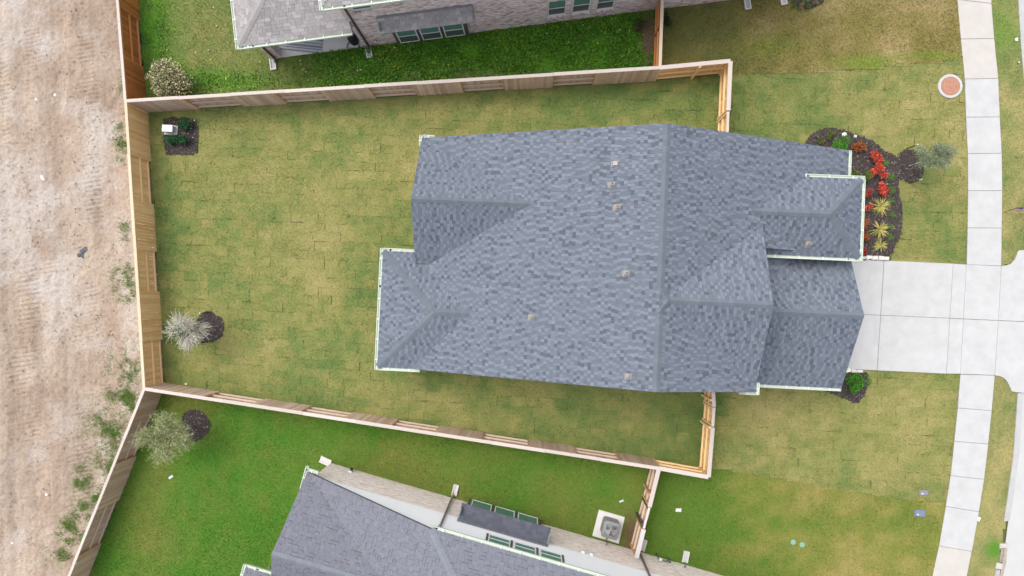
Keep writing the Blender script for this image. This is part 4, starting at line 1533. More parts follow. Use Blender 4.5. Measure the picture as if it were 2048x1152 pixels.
# brick return at the rear corner
SB = SA
BE, BN = -SN, -SE_
brick_face(SA, BE, BN, 0.0, 4.4, -0.05, 2.5, [], BR_S, south, 'mortar')
RAKE = lambda e_: min(2.62 + 0.41 * (e_ + 0.27), 5.1)
sd = MB()
sd.poly([sw(0.0, 0.006, 2.48), sw(19.5, 0.006, 2.48), sw(19.5, 0.006, 5.1), sw(5.7, 0.006, 5.05), sw(0.0, 0.006, 2.70)])
z = 2.5
k = 0
while z < 5.08:                                                       # lapped siding boards
    e0 = max(0.0, (z + 0.17 - 2.62) / 0.41 - 0.27)
    e0 = min(e0, 6.2)
    pan(sd, SA, SE_, SN, e0, 19.5, z, min(z + 0.172, 5.1), -0.2, 0.012)
    a0, a1 = sw(e0, 0.030, z), sw(19.5, 0.030, z)
    sd.hull8([sw(e0, 0.011, z), sw(19.5, 0.011, z), sw(19.5, 0.028, z), sw(e0, 0.028, z)], [sw(e0, 0.011, z + 0.17), sw(19.5, 0.011, z + 0.17), sw(19.5, 0.014, z + 0.17), sw(e0, 0.014, z + 0.17)])
    z += 0.172
    k += 1
tag(sd.build('siding', M['siding'], south), kind='stuff')
sb = MB()
pan(sb, SA, SE_, SN, 0.2, 19.5, -0.05, 2.6, -12, -0.21)
pan(sb, SA, SE_, SN, 5.2, 19.5, 2.6, 5.0, -12, -0.21)
sb.build('wall', M['siding'], south)
for k in range(3):
    s = 7.97 + k * 1.10
    window(SA, SE_, SN, s, s + 0.93, 3.5, 4.9, 0.06, south, split=0.3, lower='glass_upper')
for s in (7.87, 8.92, 10.02, 11.11):
    ts = MB()
    pan(ts, SA, SE_, SN, s, s + 0.09, 3.42, 4.95, 0.012, 0.05)
    ts.build('shutter', M['brown_trim'], south)
bay = MB()
pan(bay, SA, SE_, SN, bayS[0], bayS[1], 0.08, 2.4, 0.016, 0.20)
bay.build('window_surround', M['brown_trim'], south)
for k in range(3):
    s = 6.90 + k * 1.10
    window(SA, SE_, SN, s, s + 0.95, 0.22, 2.2, 0.26, south, split=0.62, lower='glass_upper')
shingle_slope([sw(6.52, 0.62, 2.36), sw(10.52, 0.62, 2.36), sw(10.52, 0.03, 2.86), sw(6.52, 0.03, 2.86)], [((0.105, 0.112, 0.138), 0.6), ((0.09, 0.096, 0.118), 0.4)], south, wmin=0.14, wmax=0.34, deck_t=0.1)
fl = MB()
pan(fl, SA, SE_, SN, 6.52, 10.52, 2.84, 3.0, 0.03, 0.06)
pan(fl, SA, SE_, SN, 6.52, 6.58, 2.27, 2.8, 0.03, 0.55)
pan(fl, SA, SE_, SN, 10.46, 10.52, 2.27, 2.8, 0.03, 0.55)
fl.build('awning_flashing', M['box_grey'], south)
EL, ZS0, ZS1 = -0.27, 2.77, 5.2
AP = (EL, -2.70, ZS0 + 0.66 * 3.0)


def south_top(e_, off):
    z = -9
    zw = ZS0 + 0.41 * (e_ - EL)
    zn = ZS1 + 0.41 * (0.2 - off)
    z = min(zw, zn) if e_ > EL else -9
    if e_ > EL:
        z = max(z, AP[2] - 0.66 * abs(off - AP[1]))
    return z


def shid(p):
    q = Vector((p.x, p.y)) - SA
    return south_top(q.dot(SE_), q.dot(SN)) > p.z + 0.1


ex = 5.66
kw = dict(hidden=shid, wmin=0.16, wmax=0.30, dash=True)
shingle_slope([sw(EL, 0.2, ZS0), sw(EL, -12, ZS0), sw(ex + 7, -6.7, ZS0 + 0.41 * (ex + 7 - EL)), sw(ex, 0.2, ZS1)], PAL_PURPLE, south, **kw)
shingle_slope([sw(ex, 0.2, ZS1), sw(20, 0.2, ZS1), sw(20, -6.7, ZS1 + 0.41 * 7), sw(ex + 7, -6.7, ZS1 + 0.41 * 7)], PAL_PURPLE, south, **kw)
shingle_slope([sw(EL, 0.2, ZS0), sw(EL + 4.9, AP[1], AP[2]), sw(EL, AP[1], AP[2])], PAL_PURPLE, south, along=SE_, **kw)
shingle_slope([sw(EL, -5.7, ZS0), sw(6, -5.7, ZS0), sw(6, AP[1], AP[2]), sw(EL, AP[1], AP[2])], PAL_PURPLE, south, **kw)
s3 = lambda a_, b_, c_: Vector((*(SE_ * a_ + SN * b_), c_))
ridge_caps(sw(EL, AP[1], AP[2]), sw(4.3, AP[1], AP[2]), s3(0, 1, -0.66), s3(0, -1, -0.66), south, 'shingle_purple_cap')
ridge_caps(sw(ex, 0.2, ZS1), sw(ex + 7, -6.7, ZS1 + 0.41 * 7), s3(-1, 0, -0.41), s3(0, 1, -0.41), south, 'shingle_purple_cap')
sf = MB()
pan(sf, SA, SE_, SN, 5.7, 20, ZS1 - 0.2, ZS1 - 0.15, -0.2, 0.17)
sf.poly([sw(EL + 0.05, 0.18, ZS0 - 0.16), sw(ex, 0.18, ZS1 - 0.16), sw(ex, -0.1, ZS1 - 0.16), sw(EL + 0.05, -0.1, ZS0 - 0.16)])
sf.build('soffit', M['trim'], south)
gutter(sw(ex + 0.1, 0.2, ZS1), sw(19.9, 0.2, ZS1), (*SN, 0), south, outlet=0.12)
gutter(sw(EL, -0.6, ZS0 - 0.04), sw(EL, 0.42, ZS0 - 0.04), (*(-SE_), 0), south)
gutter(sw(EL - 0.1, 0.2, ZS0 - 0.04), sw(EL + 0.45, 0.2, ZS0 - 0.04), (*SN, 0), south)
downspout(sw(5.95, 0.40, ZS1 - 0.1), sw(5.95, 0.07, ZS1 - 0.5), south, 'taupe')
downspout(sw(5.95, 0.07, ZS1 - 0.48), sw(5.95, 0.07, 0.12), south, 'taupe', foot=(SN.x * 0.2, SN.y * 0.2, 0.0))
downspout(sw(14.95, 0.07, 5.0), sw(14.95, 0.07, 0.12), south, 'taupe', foot=(SN.x * 0.2, SN.y * 0.2, 0.0))
# low hip corner of the rear porch
lc = (-1.73, -4.49)
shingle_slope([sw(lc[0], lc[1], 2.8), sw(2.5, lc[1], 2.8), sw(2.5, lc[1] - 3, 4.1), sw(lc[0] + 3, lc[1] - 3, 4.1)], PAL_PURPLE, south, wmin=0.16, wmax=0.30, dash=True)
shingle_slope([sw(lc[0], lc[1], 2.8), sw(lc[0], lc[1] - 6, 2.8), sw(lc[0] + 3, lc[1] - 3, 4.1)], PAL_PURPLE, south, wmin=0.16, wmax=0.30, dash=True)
gutter(sw(lc[0], lc[1], 2.8), sw(-0.1, lc[1], 2.8), (*SN, 0), south, outlet=0.5)
gutter(sw(lc[0], lc[1] - 6, 2.8), sw(lc[0], lc[1] + 0.12, 2.8), (*(-SE_), 0), south)
downspout(sw(-0.8, lc[1] + 0.2, 2.6), sw(-0.2, lc[1] + 0.2, 0.15), south, 'taupe')

# ------------------------------------------------------------------ fences
def box_mesh(name, sx, sy, sz, m):
    b = MB()
    b.box((0, 0, 0), (sx, sy, sz))
    return b.mesh(name, M[m])


PICK = {}


def fence(p0, p1, px_a, px_b, sections, inner, label, mats, name='wooden_fence', group='fences around the yards', h=HF, capw=0.15, cap_brk=None, posts=True, cap=True, bottom=0.04, extra_post=()):
    """p0, p1: world xy of the cap line. sections: (pixel0, pixel1, 'in'|'out') along px_a..px_b; 'in' = pickets on the side seen here"""
    p0, p1 = Vector(p0[:2]), Vector(p1[:2])
    e = (p1 - p0)
    L = e.length
    e.normalize()
    n = Vector((-e.y, e.x)) * inner
    rz = math.atan2(e.y, e.x)
    r = empty(name, (p0.x, p0.y, 0), label, 'fence' if 'gate' not in name else 'gate', group)
    pk, rl, ps_, cp = mats

    def at(px_):
        return (px_ - px_a) / (px_b - px_a) * L
    key = (pk, round(h, 2))
    if key not in PICK:
        PICK[key] = box_mesh('picket', 0.137, 0.018, h - bottom - 0.03, pk)
    pm = PICK[key]

    def place(nm, me, s, off, z, rx=0.0, ry=0.0):
        o = bpy.data.objects.new(nm, me)
        COL.objects.link(o)
        o.parent = r
        q = e * s + n * off
        o.location = (q.x, q.y, z)
        o.rotation_euler = (rx, ry, rz)
        return o
    bounds = []
    for a_, b_2, kind in sections:
        s0, s1 = sorted((at(a_), at(b_2)))
        s0, s1 = max(s0, 0.0), min(s1, L)
        bounds += [s0, s1]
        k = max(1, int(round((s1 - s0) / 0.142)))
        off = 0.062 if kind == 'in' else -0.062
        for i in range(k):
            s = s0 + (i + 0.5) * (s1 - s0) / k
            place('picket', pm, s, off + random.uniform(-0.004, 0.004), bottom + (h - bottom - 0.03) / 2 + random.uniform(-0.008, 0.006),
                  random.gauss(0, 0.004), random.gauss(0, 0.006))
        rm = box_mesh('rail', s1 - s0 - 0.012, 0.085, 0.045, rl)
        for z in (0.22, 0.86, h - 0.10):
            place('rail', rm, (s0 + s1) / 2, 0.005, z + random.uniform(-0.012, 0.012))
    if posts:
        pmesh = box_mesh('post', 0.085, 0.10, h - 0.02, ps_)
        done = []
        for s in sorted(bounds):
            if done and s - done[-1] < 0.4:
                continue
            done.append(s)
            place('post', pmesh, min(max(s, 0.05), L - 0.05), 0.012, (h - 0.02) / 2)
        for s in extra_post:
            place('post', pmesh, at(s), 0.10, (h - 0.02) / 2)
    if cap:
        brk = [0.0] + ([at(b_2) for b_2 in cap_brk] if cap_brk else [])
        brk = sorted(brk)
        s = brk[-1]
        while L - s > 3.4:
            s += 2.44 * random.choice((1, 1, 1.5))
            brk.append(s)
        brk.append(L)
        brk = sorted(b for b in brk if 0 <= b <= L)
        for a_, b_2 in zip(brk[:-1], brk[1:]):
            if b_2 - a_ < 0.08:
                continue
            cm = box_mesh('cap_board', b_2 - a_ - 0.006, capw + random.uniform(-0.006, 0.006), 0.036, cp)
            place('cap_board', cm, (a_ + b_2) / 2, random.uniform(-0.008, 0.008), h + random.uniform(-0.004, 0.004), 0, 0)
    return r


NEWW = ('wood_new', 'wood_new_rail', 'wood_new_rail', 'wood_new_cap')
NEWW2 = ('wood_new', 'wood_new_rail', 'wood_new_rail', 'wood_white_cap')
BROWNW = ('wood_umber', 'wood_grey_rail', 'wood_orange_post', 'wood_white_cap')
GREYW = ('wood_grey', 'wood_grey_rail', 'wood_orange_post', 'wood_white_cap')
STAINW = ('wood_stain', 'wood_stain_rail', 'wood_stain_rail', 'wood_white_cap')
fence(cTL, cBL, 202, 777.5, [(202, 307, 'in'), (307, 402, 'out'), (402, 498, 'in'), (498, 585, 'out'), (585, 683, 'in'), (683, 777.5, 'out')], 1,
      'new tan back fence between the lawn and the bare earth', NEWW, capw=0.13)
fence(cTL, jT, 251, 1320, [(251, 365, 'in'), (365, 462, 'out'), (462, 552, 'in'), (552, 645, 'out'), (645, 740, 'in'), (740, 830, 'out'), (830, 925, 'in'), (925, 1013, 'out'), (1013, 1110, 'in'), (1110, 1195, 'out'), (1195, 1320, 'in')], -1,
      'weathered grey brown fence with pale cap along the top side of the main yard', GREYW)
fence(jT, cTR, 1320, 1461, [(1320, 1461, 'out')], -1, 'short new tan fence run meeting the front corner near the top', NEWW2, capw=0.18, extra_post=(1400,))
fence(cTR, pix(1456.5, 221, HF), 122, 221, [(122, 221, 'out')], -1, 'new tan fence run on the street side north of the gate', NEWW2, capw=0.19)
fence(pix(1456.3, 223, HF), pix(1452, 330, HF), 223, 330, [(223, 330, 'out')], -1, 'new tan wooden gate against the top of the main roof', NEWW2, name='wooden_gate', group='side yard gates', capw=0.10)
fence(cBL, jB, 288.5, 1318, [(288.5, 408, 'in'), (408, 508, 'out'), (508, 604, 'in'), (604, 695, 'out'), (695, 788, 'in'), (788, 877, 'out'), (877, 968, 'in'), (968, 1062, 'out'), (1062, 1155, 'in'), (1155, 1242, 'out'), (1242, 1318, 'in')], 1,
      'weathered grey brown fence with pale cap along the bottom side of the main yard', GREYW)
fence(jB, cBR, 1318, 1417, [(1318, 1417, 'out')], 1, 'short new tan fence run meeting the front corner near the bottom', NEWW2, capw=0.18)
fence(cBR, pix(1425, 855, HF), 954, 855, [(954, 855, 'out')], 1, 'new tan fence run on the street side south of the gate', NEWW2, capw=0.18, extra_post=(856,))
fence(pix(1425.3, 853, HF), pix(1428, 815, HF), 853, 815, [(853, 815, 'out')], 1, 'new tan wooden gate below the main roof', NEWW2, name='wooden_gate', group='side yard gates', capw=0.13)
fence(pix(1428.2, 814, HF), pix(1424.5, 735, HF), 814, 735, [(814, 735, 'out')], 1, 'new tan fence stub between gate and the bottom of the main roof', NEWW2, capw=0.16, extra_post=(800,))
_k = (fTLend - cTL).length / (pix(235, 0, HF) - cTL).length
fence(cTL, fTLend, 202, 202 - 202 * _k, [(202, 112, 'in'), (112, 10, 'out'), (10, 202 - 202 * _k, 'in')], -1, 'orange brown stained fence beside the bare earth near the top', STAINW, capw=0.12)
_k = (fBLend - cBL).length / (pix(138, 1152, HF) - cBL).length
fence(cBL, fBLend, 777.5, 777.5 + 374.5 * _k, [(777.5, 845, 'in'), (845, 928, 'out'), (928, 1020, 'in'), (1020, 1112, 'out'), (1112, 777.5 + 374.5 * _k, 'in')], 1, 'weathered brown fence slanting to the bottom beside the bare earth', BROWNW, capw=0.12)
fence(jT, fTRend, 135, 135 - 135 * 1.25, [(135, 46, 'out'), (46, -34, 'out')], 1, 'red brown stained fence between the brick house and its front lawn', ('wood_stain', 'wood_stain_rail', 'wood_stain', 'wood_tan_cap'), capw=0.14, cap_brk=(46,))
g1_, g2_ = pix(1299, 1014, HF), pix(1287.5, 1057, HF)
fence(jB, g1_, 936.5, 1014, [(936.5, 1014, 'out')], -1, 'brown fence run with white cap above the air conditioner', ('wood_brown', 'wood_grey_rail', 'wood_orange_post', 'wood_white_cap'), capw=0.19, extra_post=(990,))
fence(g1_ + (g2_ - g1_) * 0.02, g2_, 1015, 1057, [(1015, 1057, 'out')], -1, 'brown wooden gate beside the air conditioner', ('wood_brown', 'wood_grey_rail', 'bronze', 'wood_grey_cap'), name='wooden_gate', group='side yard gates', capw=0.09, extra_post=(1050,))
fence(g2_ + (fBRend - g2_) * 0.02, fBRend, 1058, 1116, [(1058, 1116, 'out')], -1, 'brown fence stub with grey cap against the pale brick wall', ('wood_brown', 'wood_grey_rail', 'wood_orange_post', 'wood_grey_cap'), capw=0.19)

# ------------------------------------------------------------------ mulch beds
def mulch_bed(poly, label, seed, chips=55, rise=0.014):
    xs = [p[0] for p in poly]
    ys = [p[1] for p in poly]
    st = 0.07
    I, J = np.meshgrid(np.arange(int(min(xs) / st) - 1, int(max(xs) / st) + 2), np.arange(int(min(ys) / st) - 1, int(max(ys) / st) + 2), indexing='ij')
    cx, cy = (I + 0.5) * st, (J + 0.5) * st
    keep = inpoly(cx, cy, poly)
    X, Y = I * st, J * st
    Z = 0.045 + rise * (fbm(X, Y, 0.5, seed) - 0.2) + 0.012 * (fbm(X, Y, 0.12, seed + 1) - 0.5)
    jx = 0.03 * (fbm(X, Y, 0.15, seed + 2) - 0.5)
    ids = np.arange(X.size).reshape(X.shape)
    a_, b_2 = np.nonzero(keep[:-1, :-1])
    Fq = np.stack([ids[a_, b_2], ids[a_ + 1, b_2], ids[a_ + 1, b_2 + 1], ids[a_, b_2 + 1]], -1)
    used = np.unique(Fq)
    rm = np.zeros(X.size, int)
    rm[used] = np.arange(len(used))
    V = np.stack([X + jx, Y + jx, Z], -1).reshape(-1, 3)[used]
    r = empty('mulch_bed', (float(np.mean(xs)), float(np.mean(ys)), 0), label, 'mulch bed', 'mulch beds')
    np_mesh('mulch', V, rm[Fq], M['mulch'], None, True, parent=r)
    ar = len(Fq) * st * st
    n = int(ar * chips * 8)
    k = rng.integers(0, len(a_), n)
    x = (I[a_[k], b_2[k]] + rng.random(n)) * st
    y = (J[a_[k], b_2[k]] + rng.random(n)) * st
    an = rng.uniform(0, 6.28, n)
    l, w = rng.uniform(0.02, 0.055, n), rng.uniform(0.008, 0.02, n)
    d = np.stack([np.cos(an), np.sin(an), rng.normal(0, 0.25, n)], -1)
    s = np.stack([-np.sin(an), np.cos(an), rng.normal(0, 0.3, n)], -1)
    P = np.stack([x, y, 0.055 + rise * (fbm(x, y, 0.5, seed) - 0.2) + rng.uniform(0, 0.015, n)], -1)
    V = np.stack([P - d * l[:, None] - s * w[:, None], P + d * l[:, None] - s * w[:, None], P + d * l[:, None] + s * w[:, None], P - d * l[:, None] + s * w[:, None]], 1)
    t = rng.random(n)
    C = np.where((t < 0.04)[:, None], (0.28, 0.23, 0.17), np.where((t < 0.40)[:, None], (0.10, 0.08, 0.075), (0.048, 0.040, 0.038))) * rng.uniform(0.7, 1.3, n)[:, None]
    np_mesh('wood_chips', V.reshape(-1, 3), np.arange(4 * n).reshape(n, 4), M['chip'], np.repeat(C, 4, 0), parent=r, kind='stuff')
    return r


mulch_bed(BED_FRONT, 'large curved dark mulch bed with red and yellow plants by the front porch', 201)
mulch_bed(BED_FTREE, 'round mulch ring under the young tree near the sidewalk', 205)
mulch_bed(BED_BACK, 'round mulch ring under the whitish tree in the back yard', 211)
mulch_bed(BED_SOUTH, 'round mulch ring under the yellow green tree below the main yard', 215)
mulch_bed(BED_BOX, 'square mulch patch around the white utility box in the yard corner', 221)
mulch_bed(BED_SE, 'small dark mulch bed under the round bush beside the driveway', 225)
mulch_bed(BED_NF, 'dark mulch bed cut by the top edge of the picture', 231)


# ------------------------------------------------------------------ plants
def shrub(name, label, c, rx, ry, h, colors, n, size, aspect=0.5, group=None, cat='shrub', seed=0, bright=(0.6, 1.4), z0=0.06, lobes=7, stems=7, hollow=0.35):
    """leafy shrub: stems and a crown of separate leaves gathered in uneven clumps"""
    c = Vector(c)
    r = empty(name, (c.x, c.y, z0), label, cat, group)
    m = MB()
    for k in range(stems):
        a_ = 6.283 * k / stems + random.uniform(-0.3, 0.3)
        f = random.uniform(0.3, 0.75)
        m.tube([(c.x, c.y, z0 - 0.04), (c.x + rx * f * 0.4 * math.cos(a_), c.y + ry * f * 0.4 * math.sin(a_), z0 + h * 0.4), (c.x + rx * f * math.cos(a_), c.y + ry * f * math.sin(a_), z0 + h * 0.75)], [0.014, 0.01, 0.004], 4)
    m.build('stems', M['bark'], r)
    L = []
    for k in range(lobes):
        a_ = rng.uniform(0, 6.28)
        q = rng.uniform(0, 0.62) ** 0.7
        L.append((c.x + rx * q * math.cos(a_), c.y + ry * q * math.sin(a_), z0 + h * rng.uniform(0.4, 0.78), rng.uniform(0.34, 0.6)))
    per = max(1, n // lobes)
    P = []
    for (x, y, z, s) in L:
        d = rng.normal(size=(per, 3))
        d /= np.linalg.norm(d, axis=1)[:, None]
        q = rng.uniform(hollow, 1, (per, 1)) ** 0.6
        P.append(np.array([x, y, z]) + d * q * np.array([rx * s, ry * s, h * 0.42 * s / 0.5 * 0.6]))
    P = np.concatenate(P)
    P[:, 2] = np.clip(P[:, 2], z0, None)
    V, Fq, C = leaf_cloud(P, size, aspect, colors, up=0.35, bright=bright)
    np_mesh('crown', V, Fq, M['leaf'], C, parent=r)
    return r


def spiky(label, c, rad, n, group, cols=((0.60, 0.52, 0.17), (0.52, 0.46, 0.14), (0.36, 0.37, 0.09)), w=0.05, name='spiky_plant', cat='plant', h=0.35, z0=0.06):
    """rosette of arching strap leaves"""
    c = Vector(c)
    r = empty(name, (c.x, c.y, z0), label, cat, group)
    V, Fq, C = [], [], []
    b = 0
    for k in range(n):
        a_ = random.uniform(0, 6.283)
        el = random.uniform(0.25, 1.25)
        L = rad * random.uniform(0.7, 1.15) / max(math.cos(el), 0.45) ** 0.5
        col = np.array(random.choice(cols)) * random.uniform(0.75, 1.25)
        seg = 4
        for i in range(seg + 1):
            t = i / seg
            rr = L * t * math.cos(el) * (1 + 0.25 * t)
            zz = L * t * math.sin(el) - 0.45 * L * t * t
            ww = w * (1 - t) ** 0.7 * (0.55 + 0.9 * t if t < 0.5 else 1) / 2
            sx, sy = -math.sin(a_) * ww, math.cos(a_) * ww
            x, y = c.x + rr * math.cos(a_), c.y + rr * math.sin(a_)
            z = max(z0 + zz + 0.02, z0 + 0.005)
            V += [(x - sx, y - sy, z + 0.2 * ww), (x + sx, y + sy, z + 0.2 * ww)]
            C += [col] * 2
        for i in range(seg):
            Fq.append((b + 2 * i, b + 2 * i + 1, b + 2 * i + 3, b + 2 * i + 2))
        b += 2 * (seg + 1)
    np_mesh('leaves', np.array(V), np.array(Fq), M['leaf'], np.array(C), parent=r)
    m = MB()
    m.lathe((c.x, c.y, z0 - 0.04), [(0.05, 0), (0.05, 0.07), (0.02, 0.1)], 8)
    m.build('crown_base', M['bark'], r)
    return r


RED = [(0.60, 0.05, 0.028), (0.50, 0.04, 0.025), (0.70, 0.17, 0.11), (0.32, 0.06, 0.03)]
RUST = [(0.36, 0.085, 0.022), (0.28, 0.07, 0.02), (0.42, 0.12, 0.035), (0.14, 0.075, 0.02)]
DKRED = [(0.40, 0.03, 0.03), (0.30, 0.028, 0.026), (0.46, 0.05, 0.045), (0.12, 0.05, 0.02)]
G_BRIGHT = [(0.06, 0.22, 0.015), (0.045, 0.16, 0.012), (0.09, 0.27, 0.025)]
G_MID = [(0.06, 0.13, 0.018), (0.085, 0.17, 0.022), (0.045, 0.10, 0.014)]
G_OLIVE = [(0.10, 0.15, 0.02), (0.13, 0.18, 0.03), (0.07, 0.11, 0.015)]
G_DARK = [(0.018, 0.07, 0.028), (0.026, 0.095, 0.036), (0.014, 0.05, 0.02), (0.035, 0.12, 0.045)]
PXM = 0.0233
GR = 'red shrubs in the front bed'
for (x, y, rr, cols_, lab, n) in [
        (1721.5, 294, 13, RUST, 'rusty brown shrub at the top of the front bed', 420),
        (1753, 314, 13, RED, 'bright red shrub nearest the tree ring', 520),
        (1758, 343, 14, RED, 'bright red shrub second from the top in the outer row', 520),
        (1764, 377, 14, RED, 'bright red shrub just above the topmost yellow spiky plant', 560),
        (1731, 386, 10, DKRED, 'dark red shrub topmost of those against the porch gutter', 330),
        (1731, 416, 11, RED, 'crimson shrub second from the top against the porch gutter', 420),
        (1729, 446, 11, RUST, 'rusty orange shrub in the middle of the row against the porch gutter', 380),
        (1729, 472, 11, RUST, 'rusty red shrub fourth down against the porch gutter', 380),
        (1726, 500, 11, DKRED, 'dark red shrub lowest of those against the porch gutter', 380)]:
    shrub('red_shrub', lab, P3(x, y, 0.35), rr * PXM * 1.05, rr * PXM * 1.05, 0.5, cols_, int(n * 1.1), 0.085, 0.55, GR, lobes=6, bright=(0.55, 1.5))
GG = 'green shrubs in the front bed'
shrub('green_shrub', 'large bright green shrub at the upper edge of the roof in the front bed', P3(1678, 291, 0.35), 0.46, 0.42, 0.6, G_BRIGHT, 1100, 0.075, 0.5, GG, lobes=9)
shrub('green_shrub', 'small olive shrub topmost in the front bed', P3(1659, 270, 0.2), 0.22, 0.22, 0.32, G_OLIVE, 260, 0.07, 0.4, GG, lobes=5)
shrub('green_shrub', 'small olive shrub beside the roof edge left of the bright green one', P3(1640, 283, 0.2), 0.20, 0.20, 0.3, G_OLIVE, 240, 0.07, 0.4, GG, lobes=5)
shrub('green_shrub', 'olive shrub against the porch roof corner, left of its pair', P3(1708, 348, 0.4), 0.26, 0.26, 0.5, G_OLIVE, 420, 0.08, 0.5, GG, lobes=6)
shrub('green_shrub', 'olive shrub against the porch roof corner, right of its pair', P3(1731, 350, 0.4), 0.32, 0.28, 0.5, G_OLIVE, 520, 0.08, 0.5, GG, lobes=6)
GY = 'yellow spiky plants in the front bed'
spiky('yellow spiky plant topmost of three in the front bed', P3(1762, 413, 0.15), 0.44, 64, GY)
spiky('yellow spiky plant in the middle of three in the front bed', P3(1759, 459, 0.15), 0.44, 60, GY)
spiky('yellow spiky plant lowest and smallest of three near the driveway', P3(1762, 490, 0.15), 0.32, 52, GY)
ordn = ['topmost', 'second', 'third', 'fourth', 'fifth', 'sixth', 'last']
for k, (x, y) in enumerate([(1770, 326), (1783, 355), (1784, 381), (1783, 402), (1785, 430.5), (1781, 454), (1780, 475)]):
    spiky(f'small green grassy tuft, {ordn[k]} down the outer edge of the front bed', P3(x, y, 0.1), random.uniform(0.17, 0.22), 70, 'green tufts along the front bed edge',
          ((0.10, 0.20, 0.035), (0.14, 0.25, 0.05), (0.075, 0.15, 0.028)), 0.02, 'grass_tuft', 'plant', 0.2)
shrub('round_bush', 'round glossy green bush beside the driveway below the garage roof', P3(1712, 768, 0.45), 0.52, 0.50, 0.85, G_BRIGHT + [(0.03, 0.11, 0.01)], 2600, 0.07, 0.5, None, 'bush', lobes=14, hollow=0.5)
GD = 'dark shrubs around the utility box'
shrub('dark_shrub', 'dark green shrub right of the white utility box', P3(370, 249, 0.3), 0.42, 0.34, 0.5, G_DARK, 900, 0.08, 0.5, GD, lobes=8)
shrub('dark_shrub', 'dark green shrub below the white utility box', P3(346, 281, 0.3), 0.36, 0.32, 0.5, G_DARK, 800, 0.08, 0.5, GD, lobes=8)
shrub('dark_shrub', 'dark green shrub lower right of the white utility box', P3(365, 281, 0.3), 0.36, 0.34, 0.5, G_DARK, 800, 0.08, 0.5, GD, lobes=8)
shrub('flowering_bush', 'big cream and green leaved bush in the stained fence corner', P3(338, 160, 1.0), 1.15, 0.86, 1.7, [(0.50, 0.42, 0.27), (0.58, 0.50, 0.35), (0.40, 0.35, 0.19), (0.18, 0.19, 0.06), (0.09, 0.13, 0.03), (0.05, 0.08, 0.02)], 9000, 0.09, 0.5, None, 'bush', lobes=26, hollow=0.4, bright=(0.6, 1.35))
shrub('small_bush', 'dark sprawling bush left of the red brown stained fence', P3(1281, 50, 0.25), 0.42, 0.55, 0.4, [(0.035, 0.06, 0.018), (0.06, 0.085, 0.02), (0.10, 0.09, 0.04)], 420, 0.09, 0.5, None, 'bush', lobes=9)
shrub('small_bush', 'blackish green bush right of the red brown stained fence', P3(1334, 40, 0.2), 0.24, 0.42, 0.35, [(0.025, 0.045, 0.015), (0.05, 0.07, 0.02)], 380, 0.08, 0.5, None, 'bush', lobes=7)
for k, (x, y, c_) in enumerate([(1590, 8, G_OLIVE), (1602, 14, [(0.30, 0.20, 0.12), (0.22, 0.22, 0.06)]), (1618, 12, G_OLIVE), (1630, 5, [(0.30, 0.20, 0.12), (0.16, 0.18, 0.05)]), (1608, 4, G_MID)]):
    shrub('bedding_plant', ['small olive plant leftmost in the bed at the top edge', 'small pinkish plant lowest in the bed at the top edge', 'small olive plant right of the pinkish one at the top edge', 'small pinkish plant rightmost in the bed at the top edge', 'small green plant in the middle of the bed at the top edge'][k],
          P3(x, y, 0.15), 0.14, 0.14, 0.2, c_, 120, 0.06, 0.5, 'bedding plants at the top edge', 'plant', lobes=4, stems=4)


